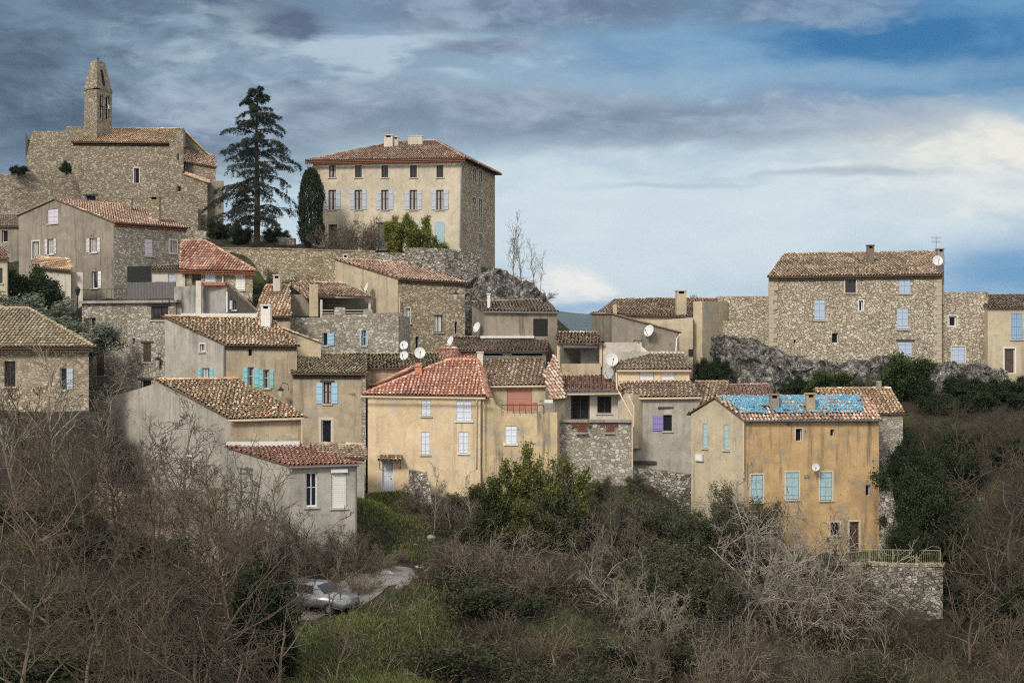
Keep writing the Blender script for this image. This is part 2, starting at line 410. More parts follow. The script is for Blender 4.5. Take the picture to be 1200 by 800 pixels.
# ------------------------------------------------------------------ houses
CTRL = []      # ground control points (x, y, z)
HOUSES = []
class House:
    def __init__(s, name, label, cat='house', group=None):
        s.name, s.label, s.cat, s.group = name, label, cat, group; s.blocks = []; s.extra = []; s.chim = []; HOUSES.append(s)
    def block(s, L, K, Rr, B=None, base=500, h=None, roof='mono', eave='LK', mats='plaster_grey', pal='brown', win=(), peak=None,
              oh=.3, ov=.12, rise=None, profile=None, ctrl=True, cornice=False, gutter=None, hipf=(.2, .8), bed='tile_bed', mess=1.0, pitch=.245, flatmat=None, ridgepy=None):
        if isinstance(mats, str): mats = (mats, mats)
        vL = V2(*L) if not isinstance(L, (int, float)) else None
        vK = V2(*K)
        if isinstance(Rr, (int, float)):
            d = (vK-vL).normalized(); vR = vK+Vector((-d.y, d.x))*Rr
        else: vR = V2(*Rr)
        if vL is None:
            d = (vR-vK).normalized(); vL = vK+Vector((-d.y, d.x))*L
        vB = V2(*B) if B else vL+vR-vK
        z0 = ZP(base, vK.y)
        if ctrl:
            for q in (vL, vK, vR, vB, (vL+vK)/2, (vK+vR)/2): CTRL.append((q.x, q.y, z0))
        h = list(h); zz = [None]*4
        for i, q in enumerate((vL, vK, vR, vB)):
            if i < len(h) and h[i] is not None: zz[i] = ZP(h[i], q.y)
        s.blocks.append(dict(v=[vL, vK, vR, vB], z=zz, z0=z0, roof=roof, eave=eave, mats=mats, pal=pal, win=win, peak=peak, oh=oh, ov=ov, rise=rise,
                             profile=profile, cornice=cornice, gutter=gutter, hipf=hipf, bed=bed, mess=mess, pitch=pitch, flatmat=flatmat, ridgepy=ridgepy))
        return s
    def chimney(s, px0, px1, pyt, pyb, Y, mat='plaster_grey', depth=None, cap='slab', label=None):
        s.chim.append((px0, px1, pyt, pyb, Y, mat, depth, cap, label)); return s
    def do(s, fn): s.extra.append(fn); return s

def wall_frame(a, b): d = (b-a); L = d.length; d = d/L; return d, Vector((d.y, -d.x)), L
def on_wall(a, b, px):
    d, n, L = wall_frame(a, b); q = (px-CX)/F
    return (q*a.y-a.x)/(d.x-q*d.y)
class Fr:
    """wall frame: s along the wall, z up, o outwards"""
    def __init__(s, a, b): s.a, (s.d, s.n, s.L) = a, wall_frame(a, b)
    def p(s, t, z, o=0): q = s.a+s.d*t+s.n*o; return Vector((q.x, q.y, z))
    def box(s, bm, t0, t1, z0, z1, o0, o1, mi=0):
        p = s.p; box8(bm, [p(t0, z0, o1), p(t1, z0, o1), p(t1, z0, o0), p(t0, z0, o0), p(t0, z1, o1), p(t1, z1, o1), p(t1, z1, o0), p(t0, z1, o0)], mi)

def W(kind, x0, y0, x1, y1, c='shutter_white', **kw): return dict(kind=kind, r=(x0, y0, x1, y1), c=c, **kw)

def build_wall(bm, a, b, z0, top, wins, mi, room_mi):
    """one wall with real openings; top: list of (s,z) from right to left. Returns the frame and the openings"""
    fr = Fr(a, b); ops = []
    for w in wins:
        x0, y0, x1, y1 = w['r']; t0, t1 = on_wall(a, b, x0), on_wall(a, b, x1)
        ym = a.y+fr.d.y*(t0+t1)/2; za, zb = ZP(y1, ym), ZP(y0, ym)
        w['o'] = (t0, t1, za, zb)
        if w['kind'] != 'arch': ops.append(w['o'])
    b2 = bmesh.new()
    vs = [b2.verts.new((t, z, 0)) for t, z in [(0, z0), (fr.L, z0)]+list(top)]
    b2.faces.new(vs)
    def cut(co, no):
        g = b2.verts[:]+b2.edges[:]+b2.faces[:]
        bmesh.ops.bisect_plane(b2, geom=g, plane_co=co, plane_no=no)
    for t0, t1, za, zb in ops:
        cut((t0, 0, 0), (1, 0, 0)); cut((t1, 0, 0), (1, 0, 0)); cut((0, za, 0), (0, 1, 0)); cut((0, zb, 0), (0, 1, 0))
    kill = []
    for f in b2.faces:
        c = f.calc_center_median()
        if any(t0 < c.x < t1 and za < c.y < zb for t0, t1, za, zb in ops): kill.append(f)
    bmesh.ops.delete(b2, geom=kill, context='FACES')
    vm = {v: bm.verts.new(fr.p(v.co.x, v.co.y)) for v in b2.verts if v.link_faces}
    for f in b2.faces: bm.faces.new([vm[v] for v in f.verts]).material_index = mi
    b2.free()
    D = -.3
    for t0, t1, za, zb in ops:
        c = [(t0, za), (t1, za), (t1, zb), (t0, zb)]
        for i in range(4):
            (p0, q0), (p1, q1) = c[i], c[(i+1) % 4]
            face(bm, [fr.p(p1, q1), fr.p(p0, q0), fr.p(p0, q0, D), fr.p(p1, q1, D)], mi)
        face(bm, [fr.p(*q, D) for q in c], room_mi)  # back of the recess, coloured near-black as an unlit interior
    return fr

def build_window(root, fr, w):
    k = w['kind']; t0, t1, za, zb = w['o']; wd, ht = t1-t0, zb-za
    fc = w.get('f', 'white_paint' if k in ('glass', 'curtain', 'open', 'openL', 'openR', 'net') else w['c'])
    name = 'door' if k == 'door' else 'window'
    bm = bmesh.new()
    if k == 'arch':
        def archpts(m, o):
            x0, x1, zt, zl = t0-m, t1+m, zb+m, za
            r = (x1-x0)/2; pts = [(x0, zl), (x1, zl)]
            for i in range(7):
                A = math.pi*i/6; pts.append((t0+wd/2+math.cos(A)*r, zt-r*.6+math.sin(A)*r*.6))
            return [fr.p(*q, o) for q in pts]
        def solid(bm, m, o0, o1):
            A, B_ = archpts(m, o0), archpts(m, o1); va = [bm.verts.new(q) for q in A]; vb = [bm.verts.new(q) for q in B_]
            bm.faces.new(vb); n = len(va)
            for i in range(n): bm.faces.new((va[i], va[(i+1) % n], vb[(i+1) % n], vb[i]))
        solid(bm, .14, -.05, .02); o = obj(name, bm, w.get('sur', 'surround'), root)
        b2 = bmesh.new(); solid(b2, 0, -.02, .05); obj(w.get('leaf', 'shutter'), b2, w['c'], o); return
    hole = k == 'hole'
    th = min(.07, wd*.1)
    if w.get('thick'): th = w['thick']
    dep = -.16 if not hole else -.2
    B_ = lambda a0, a1, c0, c1: fr.box(bm, a0, a1, c0, c1, dep-.06, dep+.02)
    e = .004
    B_(t0+e, t0+th, za+e, zb-e); B_(t1-th, t1-e, za+e, zb-e); B_(t0+th, t1-th, za+e, za+th); B_(t0+th, t1-th, zb-th, zb-e)
    if k in ('glass', 'curtain', 'open', 'net') and wd > .45: B_((t0+t1)/2-.025, (t0+t1)/2+.025, za+th, zb-th)
    if k in ('glass', 'open') and ht > 1.0: B_(t0+th, t1-th, za+ht*.55, za+ht*.55+.03)
    o = obj(name, bm, fc, root)
    if k in ('glass', 'curtain', 'open', 'openL', 'openR', 'hole', 'net'):
        b2 = bmesh.new(); fr.box(b2, t0+th*.5, t1-th*.5, za+th*.5, zb-th*.5, dep-.05, dep-.03); obj('pane', b2, 'painted_shade' if hole else 'glass', o)  # holes get a near-black sheet as interior shade, the rest get glass
    if k in ('curtain', 'net', 'open') and not w.get('bare'):
        for s0, s1 in (((0, .5), (.5, 1)) if k == 'net' else ((.04, .36), (.66, .96))):
            b2 = bmesh.new(); n = 8; q0 = None
            A, Bq = t0+th+(wd-2*th)*s0, t0+th+(wd-2*th)*s1
            for i in range(n):
                u0, u1 = A+(Bq-A)*i/n, A+(Bq-A)*(i+1)/n
                oo = dep-.026+(.012 if i % 2 else 0); o1 = dep-.026+(0 if i % 2 else .012)
                face(b2, [fr.p(u0, za+th, oo), fr.p(u1, za+th, o1), fr.p(u1, zb-th, o1), fr.p(u0, zb-th, oo)])
            obj('curtain', b2, 'net_curtain' if k == 'net' else 'curtain', o)
    def leaf(a0, a1, o0, o1, nm='shutter'):
        b2 = bmesh.new(); fr.box(b2, a0, a1, za+.03, zb-.02, o0, o1)
        for zf in (.18, .5, .82): fr.box(b2, a0+.03, a1-.03, za+ht*zf-.04, za+ht*zf+.04, o1, o1+.025)
        return obj(nm, b2, w['c'], o)
    if k == 'closed':
        m = (t0+t1)/2
        if wd > .55: leaf(t0+.012, m-.008, -.09, -.04); leaf(m+.008, t1-.012, -.09, -.04)
        else: leaf(t0+.012, t1-.012, -.09, -.04)
    if k in ('open', 'openL', 'openR'):
        sw = w.get('sw', wd*.55); g = w.get('gap', .03)
        if k != 'openR': leaf(t0-sw-g, t0-g, .02, .06)
        if k != 'openL': leaf(t1+g, t1+sw+g, .02, .06)
    if k == 'door':
        b2 = bmesh.new(); fr.box(b2, t0+th, t1-th, za+.01, zb-th, dep-.05, dep)
        for zz in (.1, .55): fr.box(b2, t0+wd*.2, t1-wd*.2, za+ht*zz, za+ht*(zz+.32), dep, dep+.02)
        l = obj('door_leaf', b2, w['c'], o)
        b2 = bmesh.new(); fr.box(b2, t1-wd*.25, t1-wd*.17, za+ht*.45, za+ht*.49, dep+.021, dep+.06); obj('handle', b2, 'black_iron', o)
    if k == 'roller':
        b2 = bmesh.new(); n = max(6, int(ht/.12))
        for i in range(n): z = za+.01+(ht-.02)*i/n; fr.box(b2, t0+.02, t1-.02, z, z+(ht-.02)/n-.008, -.12, -.07+.01*(i % 2))
        obj('roller_shutter', b2, w['c'], o)
    if w.get('box'):
        b2 = bmesh.new(); fr.box(b2, t0-.05, t1+.05, zb-.02, zb+.2, .005, .16); obj('shutter_box', b2, 'white_paint', o)
    if w.get('sill', k not in ('hole', 'door')):
        b2 = bmesh.new(); fr.box(b2, t0-.1, t1+.1, za-.09, za-.004, -.1, .1); obj('sill', b2, w.get('sillm', 'sill_stone'), o)
    if w.get('sur'):
        b2 = bmesh.new(); m = w.get('sw2', .14)
        fr.box(b2, t0-m, t0-.003, za, zb+m, -.05, .018); fr.box(b2, t1+.003, t1+m, za, zb+m, -.05, .018); fr.box(b2, t0-.003, t1+.003, zb+.003, zb+m, -.05, .018)
        if w.get('sur4'): fr.box(b2, t0-m, t1+m, za-m, za-.003, -.05, .02)
        obj('surround', b2, w['sur'], o)
    if w.get('lintel'):
        b2 = bmesh.new(); fr.box(b2, t0-.22, t1+.22, zb+.01, zb+.16, -.05, .05); obj('lintel', b2, 'dark_wood', o)

def plane_z(q, a, za, b, zb, c, zc):
    A = np.array([[a.x, a.y, 1], [b.x, b.y, 1], [c.x, c.y, 1]]); s = np.linalg.solve(A, np.array([za, zb, zc])); return float(s[0]*q.x+s[1]*q.y+s[2])

def build_house(H, idx):
    b0 = H.blocks[0]; k = b0['v'][1]
    root = empty(H.name, (k.x, k.y, b0['z0']), H.label, H.cat, H.group); H.root = root
    wall_mats, roofs = [], []
    bmw = bmesh.new(); allw = []
    def mi(m):
        if m not in wall_mats: wall_mats.append(m)
        return wall_mats.index(m)
    mi(b0['mats'][0]); room = mi('painted_shade')
    firstroof = None
    for bi, b in enumerate(H.blocks):
        L, K, Q, B = b['v']; zL, zK, zR, zB = b['z']; rt = b['roof']; z0 = b['z0']-1.5
        G1 = G2 = None
        if rt == 'mono':
            if b['rise'] is not None:
                if b['eave'] == 'LK': zL = zK if zL is None else zL; zR = zK+b['rise']; zB = zL+b['rise']
                if b['eave'] == 'KR': zR = zK if zR is None else zR; zL = zK+b['rise']; zB = zR+b['rise']
            if zB is None and zL is not None and zR is not None: zB = plane_z(B, L, zL, K, zK, Q, zR)
            elif zL is None: zL = zK; zB = zR
            elif zR is None: zR = zK; zB = zL
            if zB is None: zB = zL+zR-zK
        elif rt == 'gableLK':
            zR = zK if zR is None else zR; zB = zL if zB is None else zB
        elif rt == 'gableKR':
            zL = zK if zL is None else zL; zB = zR if zB is None else zB
        else:
            zL = zK if zL is None else zL; zR = zK if zR is None else zR; zB = zL if zB is None else zB
        pv = lambda q, z: Vector((q.x, q.y, z))
        tops = {'LK': [(None, zK), (0, zL)], 'KR': [(None, zR), (0, zK)], 'RB': [(None, zB), (0, zR)], 'BL': [(None, zL), (0, zB)]}
        E = {'LK': (L, K), 'KR': (K, Q), 'RB': (Q, B), 'BL': (B, L)}
        if b['peak']:
            e = 'LK' if rt == 'gableLK' else 'KR'; a, c = E[e]; s = on_wall(a, c, b['peak'][0]); ln = (c-a).length
            g = a+(c-a)*(s/ln); zg = ZP(b['peak'][1], g.y); G1 = pv(g, zg)
            tops[e].insert(1, (s, zg)); f = s/ln
            if rt == 'gableLK': g2 = B+(Q-B)*f; tops['RB'].insert(1, ((g2-Q).length, zg))
            else: g2 = L+(B-L)*f; tops['BL'].insert(1, ((g2-B).length, zg))
            G2 = pv(g2, zg)
        for e in ('LK', 'KR', 'RB', 'BL'):
            a, c = E[e]; ln = (c-a).length
            top = [(ln if s is None else s, z) for s, z in tops[e]]
            if b['profile'] and e == 'LK':
                top = []
                for px, py in reversed(b['profile']):
                    s = min(max(on_wall(a, c, px), 0), ln); top.append((s, ZP(py, a.y+(c-a).y*s/ln)))
                top[0] = (ln, top[0][1]); top[-1] = (0, top[-1][1])
            ws = [w for w in b['win'] if w.get('wall', 'LK') == e]
            m = b['mats'][0] if e in ('LK', 'BL') else b['mats'][1]
            if len(b['mats']) > 2 and e in ('RB',): m = b['mats'][2]
            fr = build_wall(bmw, a, c, z0, top, ws, mi(m), room)
            allw += [(fr, w) for w in ws]
        pL, pK, pR, pB = pv(L, zL), pv(K, zK), pv(Q, zR), pv(B, zB)
        if rt in ('flat', 'open'):
            zt = min(zL, zK, zR, zB)-.05
            if b['profile']: zt = min(ZP(py, K.y) for _, py in b['profile'])-.05; zt = min(zt, ZP(max(py for _, py in b['profile']), K.y)-.05)
            face(bmw, [pv(q, zt) for q in (L, K, Q, B)], mi(b['flatmat'] or b['mats'][0]))
            if b['profile']:   # thickness of the raised front
                a, c = E['LK']; fr = Fr(a, c); pts = []
                for px, py in b['profile']:
                    s_ = min(max(on_wall(a, c, px), 0), fr.L); pts.append((s_, ZP(py, a.y+fr.d.y*s_)))
                pts[0] = (0, pts[0][1]); pts[-1] = (fr.L, pts[-1][1]); T = -min(.4, ((Q-K).length)*.45)
                face(bmw, [fr.p(fr.L, zt-.3, T), fr.p(0, zt-.3, T)]+[fr.p(s_, z_, T) for s_, z_ in pts], mi(b['mats'][0]))
                for (s0_, za_), (s1_, zb_) in zip(pts, pts[1:]):
                    face(bmw, [fr.p(s0_, za_, 0), fr.p(s1_, zb_, 0), fr.p(s1_, zb_, T), fr.p(s0_, za_, T)], mi(b['mats'][0]))
                for s_, z_ in (pts[0], pts[-1]): face(bmw, [fr.p(s_, zt-.3, 0), fr.p(s_, z_, 0), fr.p(s_, z_, T), fr.p(s_, zt-.3, T)], mi(b['mats'][0]))
        else:
            rf = Roof(b['pal'], b['bed'], idx*10+bi, b['pitch'], b['mess']); oh, ov = b['oh'], b['ov']
            if rt == 'mono':
                order = {'LK': [pL, pK, pR, pB], 'KR': [pK, pR, pB, pL], 'RB': [pR, pB, pL, pK], 'BL': [pB, pL, pK, pR]}[b['eave']]
                rf.panel(order, oh, ov, .12); rf.ridge(order[3], order[2])
                e0, e1 = order[0], order[1]
            elif rt == 'gableLK':
                rf.panel([pK, pR, G2, G1], oh, ov); rf.panel([pB, pL, G1, G2], oh, ov); rf.ridge(G1, G2); e0, e1 = pK, pR
            elif rt == 'gableKR':
                rf.panel([pL, pK, G1, G2], oh, ov); rf.panel([pR, pB, G2, G1], oh, ov); rf.ridge(G2, G1); e0, e1 = pL, pK
            elif rt == 'hip':
                mL, mR = (L+B)/2, (K+Q)/2; fa, fb = b['hipf']
                gl, gr = mL+(mR-mL)*fa, mL+(mR-mL)*fb; zg = ZP(b['ridgepy'], gl.y)
                Gl, Gr = pv(gl, zg), pv(gr, zg)
                # lower the eave line by the overhang so that hips stay closed: enlarge the plan instead
                c = (L+K+Q+B)/4
                def out(q, z): d = (q-c); k2 = 1+oh*1.4/d.length; w = c+d*k2; return Vector((w.x, w.y, z-oh*.35))
                oL, oK, oR, oB = out(L, zL), out(K, zK), out(Q, zR), out(B, zB)
                for pan in ([oL, oK, Gr, Gl], [oK, oR, Gr], [oR, oB, Gl, Gr], [oB, oL, Gl]): rf.panel(pan, .02, .02, .02, hip=True)
                for q, g in ((oL, Gl), (oK, Gr), (oR, Gr), (oB, Gl)): rf.ridge(q, g, .1)
                rf.ridge(Gl, Gr); e0, e1 = oL, oK
            ro = rf.build(root); firstroof = firstroof or ro
            a2, c2 = Vector((e0.x, e0.y)), Vector((e1.x, e1.y)); fr = Fr(a2, c2); zz0, zz1 = e0.z, e1.z
            if b['cornice']:
                # genoise: courses of half-round tiles bedded under the eaves
                bm = bmesh.new(); n = int(fr.L/.2)
                for rrow, (dz, oo) in enumerate(((-.14, .20), (-.29, .11))):
                    for i in range(n):
                        t = (i+.5)*fr.L/n; z = zz0+(zz1-zz0)*t/fr.L+dz-.05
                        for j in range(4):
                            A0, A1 = math.pi*j/4, math.pi*(j+1)/4
                            q = [(t-math.cos(A0)*.085, z+math.sin(A0)*.09), (t-math.cos(A1)*.085, z+math.sin(A1)*.09)]
                            face(bm, [fr.p(*q[0], 0.004), fr.p(*q[0], oo), fr.p(*q[1], oo), fr.p(*q[1], 0.004)], 0)
                    for i in range(1):
                        q = [fr.p(0, zz0+dz+.042, .002), fr.p(fr.L, zz1+dz+.042, .002), fr.p(fr.L, zz1+dz+.042, oo+.02), fr.p(0, zz0+dz+.042, oo+.02)]
                        q2 = [p_+Vector((0, 0, .045)) for p_ in q]
                        box8(bm, [q[3], q[2], q[1], q[0], q2[3], q2[2], q2[1], q2[0]], 0)
                obj('cornice', bm, 'terracotta' if b['pal'] in ('red', 'mixred') else 'tile_bed', root)
            if b['gutter']:
                bm = bmesh.new(); o_ = oh*.9+.07
                dz = -.02-oh*.22
                tube(bm, [fr.p(-.1, zz0+dz, o_), fr.p(fr.L+.1, zz1+dz, o_)], .07, 6); obj('gutter', bm, b['gutter'], root)
    obj('wall', bmw, wall_mats, root)
    for fr, w in allw: build_window(root, fr, w)
    for (x0, x1, yt, yb, Y, mat, dp, cap, lab) in H.chim:
        bm = bmesh.new(); a, c = P(x0, yt, Y), P(x1, yb, Y); d = dp or max(.4, (c.x-a.x)*.8)
        zt = a.z; capm = .14 if cap else 0
        abox(bm, a.x, c.x, Y, Y+d, c.z-.6, zt-capm-(.2 if cap == 'slab' else 0), 0)
        if cap == 'slab':
            w_ = (c.x-a.x)
            for xx in (a.x, c.x-w_*.22): abox(bm, xx, xx+w_*.22, Y+.01, Y+d-.01, zt-.34, zt-.14, 0)
            abox(bm, a.x+w_*.22, c.x-w_*.22, Y+d*.4, Y+d*.6, zt-.34, zt-.14, 1)  # near-black block paints the shade inside the vent slot
        if cap: abox(bm, a.x-.05, c.x+.05, Y-.05, Y+d+.05, zt-.14, zt-.05, 0)
        if cap == 'pots':
            for t in (.25, .75): lathe(bm, (a.x+(c.x-a.x)*t, Y+d/2, zt-.06), [(.09, 0), (.08, .3), (.1, .32), (.0, .33)], 8, 0)
        o = obj('chimney', bm, [mat, 'painted_shade'], firstroof or root)
        if lab: o['label'] = lab
    for fn in H.extra: fn(root)

def downpipe(pts, mat='cream_gutter', r=.05):
    def f(root):
        bm = bmesh.new(); tube(bm, [P(*p) for p in pts], r, 6); obj('downpipe', bm, mat, root)
    return f
def part_box(name, x0, y0, x1, y1, Y, d=.2, mat='white_mortar', Y1=None):
    """a slab whose front spans x0..x1 between depths Y and Y1"""
    def f(root):
        bm = bmesh.new(); fr = Fr(V2(x0, Y), V2(x1, Y1 or Y)); fr.box(bm, 0, fr.L, ZP(y1, Y), ZP(y0, Y), -d, 0); obj(name, bm, mat, root)
    return f

# ================================================================== THE VILLAGE
# ---- the mansion on the hilltop
H = House('mansion', 'large three-storey cream mansion with red hipped roof on the hilltop beside the cedar', 'house')
ws = []
for i, x in enumerate((389.5, 420, 451, 484.5, 515.5)):
    ws.append(W('curtain' if i == 0 else 'glass', x-4, 194, x+4, 208, f='brown_wood', sur='surround'))
    ws.append(W('open', x-4.2, 222.5, x+4.2, 246, 'shutter_greyblue', f='brown_wood', sw=.46, gap=.02))
ws += [W('door', 385, 263, 395, 289, 'shutter_brown', sur='surround'), W('closed', 372, 266, 382, 289, 'shutter_greyblue'), W('roller', 443, 262, 458, 292, 'grey_screen', sill=False, lintel=1),
       W('arch', 509, 259, 521, 287, 'shutter_worn'), W('arch', 479, 260, 490, 287, 'shutter_worn')]
for x0, x1, y0, y1 in ((554, 558, 197, 212), (561, 565, 200, 216), (553, 557.5, 231, 250), (561, 565, 233, 255), (561, 565.5, 274, 294)):
    ws.append(W('glass', x0, y0, x1, y1, f='white_paint', wall='KR', sur='surround', sill=False, sw2=.1))
H.block((367, 133.5), (540, 130), (580, 142.6), base=314, h=(187.5, 184.5, 203), roof='hip', hipf=(.42, .70), ridgepy=167.5, mats=('plaster_mansion', 'stone_tan'), pal='mixred', win=ws, oh=.55, cornice=True)
H.chimney(450, 460, 157, 172, 136, 'plaster_pale', .9, 'slab'); H.chimney(461, 466.5, 159, 172, 136.3, 'plaster_pale', .6, 'slab'); H.chimney(478, 495, 158, 172, 136, 'plaster_pale', .9, 'plain')
H.do(downpipe([(541, 186, 129.9), (539, 290, 129.9)], 'zinc', .07))

# ---- the church group
H = House('church', 'stone hilltop church with low tiled nave roof and slit windows below the bell gable', 'church')
H.block((86, 140), (198, 138), (214, 147), B=(121, 148), base=300, h=(167, 168, 152), eave='LK', mats='stone_church', pal='tan', cornice=True, oh=.35,
        win=[W('hole', 157, 197, 163, 215, sur='surround', sw2=.1), W('hole', 207, 218, 212.5, 226, wall='KR') if 0 else W('hole', 100, 229, 112, 238, lintel=1)])
H.block((198.3, 137.6), (215, 137.2), (216, 146), base=300, h=(168, 152, 152), roof='flat', profile=[(198.3, 168), (203, 161), (208, 156), (215, 152)], mats='stone_church', win=[W('hole', 207, 180, 209.5, 188), W('hole', 207, 218, 212, 225)])
H.block((215, 141.2), (251, 140), (249, 147), base=300, h=(155, 190, 190, 155), roof='mono', eave='KR', mats='stone_church', pal='tan', oh=.15, win=[W('hole', 215.6, 167, 218, 175, wall='LK')] if 0 else [])
H.block((216.5, 138.6), (253, 138.0), (250, 140.6), base=300, h=(190, 196, 183), roof='mono', eave='LK', mats='stone_church', pal='pinkish', oh=.2)
H.block((215, 136.4), (243, 136.0), (243, 138.2), base=300, h=(204, 215, 212, 203), roof='mono', eave='KR', mats='stone_church', pal='pinkish', oh=.15)
H.block((232, 137.2), (261, 137.0), (262, 140.5), base=300, h=(212, 212, 212), roof='flat', mats='plaster_dusky')
H = House('church_tower', 'squat square stone tower with battered side left of the bell gable', 'tower')
H.block((30, 150), (99, 148), (99.2, 154), base=215, h=(153, 153, 153), roof='flat', mats='stone_church', profile=[(30, 188), (38, 153.5), (77, 153.5), (77.4, 148), (99, 148)])
def bell(root):
    # tapered stone top over the belfry
    bm = bmesh.new(); L, K, Q = P(98.6, 103, 143), P(113.5, 103, 141.5), P(131.2, 106, 144.6); B = L+Q-K
    z0, z1, z2 = ZP(106, 143), ZP(104, 143), ZP(71, 143)
    c = (L+K+Q+B)/4
    def at(q, k, z): w = c+(q-c)*k; return (w.x, w.y, z)
    sd = (Q-K).normalized()
    def tp(q, z): d = q-c; a = d.dot(sd); o = d-sd*a; w = c+sd*a*.52+o*.5; return (w.x, w.y, z)
    box8(bm, [at(q, 1.06, z0) for q in (L, K, Q, B)]+[at(q, 1.06, z1) for q in (L, K, Q, B)])
    box8(bm, [at(q, 1.0, z1) for q in (L, K, Q, B)]+[tp(q, z2) for q in (L, K, Q, B)])
    o = obj('gable_top', bm, 'stone_church', root)
    fr = Fr(Vector((K.x, K.y)), Vector((Q.x, Q.y))); b2 = bmesh.new(); vs = []
    for k in range(11):
        A = math.pi*k/10; vs.append((fr.L*.5+math.cos(A)*.28, z1+1.75+math.sin(A)*.3))
    vs = [(fr.L*.5-.28, z1+.3), (fr.L*.5+.28, z1+.3)]+vs
    tilt = .18
    a = [b2.verts.new(fr.p(t, z, .02-(z-z1)*tilt)) for t, z in vs]; b = [b2.verts.new(fr.p(t, z, -.4-(z-z1)*tilt)) for t, z in vs]
    b2.faces.new(a); n = len(a)
    for i in range(n): b2.faces.new((a[i], b[i], b[(i+1) % n], a[(i+1) % n]))
    obj('arch_shade', b2, 'painted_shade', o)  # dark arch slab painted as the shade of an opening; no hole is cut
    b3 = bmesh.new(); x, y = c.x, c.y; lathe(b3, (x, y, z2-.02), [(.16, 0), (.12, .12), (.05, .2), (.0, .22)], 8)
    abox(b3, x-.035, x+.035, y-.035, y+.035, z2+.1, z2+.55); abox(b3, x-.15, x+.15, y-.03, y+.03, z2+.32, z2+.39); obj('cross', b3, 'black_iron', o)
    b4 = bmesh.new()
    for px, py in ((119, 122), (126, 125)):
        q = P(px, py, 142.6); lathe(b4, (q.x+.05, q.y+.3, q.z-.25), [(.0, .5), (.1, .48), (.16, .3), (.2, .08), (.27, 0)], 10)
    obj('bell', b4, 'zinc', root)
H = House('bell_gable', 'tall tapering stone bell gable with two arched openings above the church roof', 'bell tower')
H.block((98.6, 143), (113.5, 141.5), (131.2, 144.6), base=215, h=(105, 105, 105), roof='flat', mats='stone_church', win=[W('hole', 116.8, 111, 121, 140, wall='KR'), W('hole', 123.8, 113, 128.4, 141, wall='KR')])
H.do(bell)

# ---- upper left
H = House('house', 'tall grey gabled house with lavender shutters and stone side wall below the church', 'house')
lv = 'shutter_lavender'
H.block((22, 120), (133, 112), (218, 118), base=352, h=(253, 261, 267), roof='gableLK', peak=(65, 234), mats=('plaster_dusky', 'stone_grey'), pal='mixred', cornice=True, oh=.35,
        win=[W('closed', 56, 245, 68, 262, lv), W('open', 56, 280, 63, 298, lv, sw=.33), W('open', 105.5, 279, 114, 296, lv, sw=.38), W('openR', 107.5, 318, 115, 338, 'shutter_ivory', sw=.42), W('curtain', 38, 283, 46, 303, sur='surround'),
             W('closed', 169.5, 280, 179, 300, lv, wall='KR'), W('curtain', 199, 282, 207, 297, wall='KR', sur='surround')])
H.chimney(145.5, 153.5, 231, 252, 119, 'stone_tan', .7, 'plain'); H.chimney(174.5, 186, 229, 262, 116.5, 'stone_tan', .8, 'slab')
H = House('house', 'small pale cottage with tiled lean-to roof at left edge below the church wall', 'house')
H.block((-40, 124), (23, 122.5), (22, 127.5), base=306, h=(266, 266, 253), mats='plaster_dusky', pal='dark', win=[W('hole', 2, 270, 9, 284)], oh=.25)
H = House('shed', 'white-walled lean-to under a small ochre tile canopy left of the olive tree', 'shed')
H.block((40, 109.5), (97, 107.6), (97, 110), base=347, h=(319, 319, 319), roof='flat', mats='plaster_pale', win=[W('glass', 27, 281, 33, 300)] if 0 else [])
H.block((44, 109), (83, 107.2), (81, 110.2), base=347, h=(313, 317, 306), mats='plaster_pale', pal='tan', oh=.35, ctrl=False)
H = House('house', 'narrow ochre house end with red tile verge at the left edge above the mossy roof', 'house')
H.block((-60, 100), (9, 99.5), (7, 106), base=372, h=(304, 304, 291), mats='plaster_beige', pal='mixred', win=[W('glass', -3, 314, 3, 332, f='brown_wood')])
H.do(downpipe([(9.5, 306, 99.4), (9.5, 360, 99.4)], 'black_iron'))
H = House('house', 'low stone house with big mossy hipped roof at the left edge behind bare trees', 'house')
H.block((-70, 88), (104, 87.5), (102, 97), base=480, h=(405, 405, 405), roof='hip', hipf=(.3, .58), ridgepy=363, mats='stone_plastered', pal='moss', oh=.35, cornice=True,
        win=[W('glass', 5, 423, 18, 453, f='brown_wood'), W('openR', 70, 431, 78, 457, 'shutter_greyblue', sw=.4)])

# ---- red roofed house under the mansion wall
H = House('house', 'low house with red hipped roof and white shutters below the mansion wall', 'house')
H.block((217, 110), (296, 108.5), (295, 115), base=350, h=(315, 317, 317), roof='hip', hipf=(-.08, .28), ridgepy=284, mats='stone_plastered', pal='red', bed='tile_bed_red', oh=.35, cornice=True,
        win=[W('closed', 240, 315+2, 252.5, 330, 'shutter_white'), W('closed', 275.5, 318, 287, 340, 'shutter_ivory'), W('door', 225, 319, 235.5, 334, 'shutter_brown')])
H.block((178, 110.5), (217, 109.8), (217, 112.8), base=345, h=(318, 317, 313), roof='mono', eave='LK', mats='plaster_pale', pal='dark', oh=.3, win=[W('roller', 197, 320, 205, 331, 'shutter_greyblue', sill=False)])
H.do(downpipe([(261, 316, 109), (261.5, 335, 109)], 'white_paint', .05))

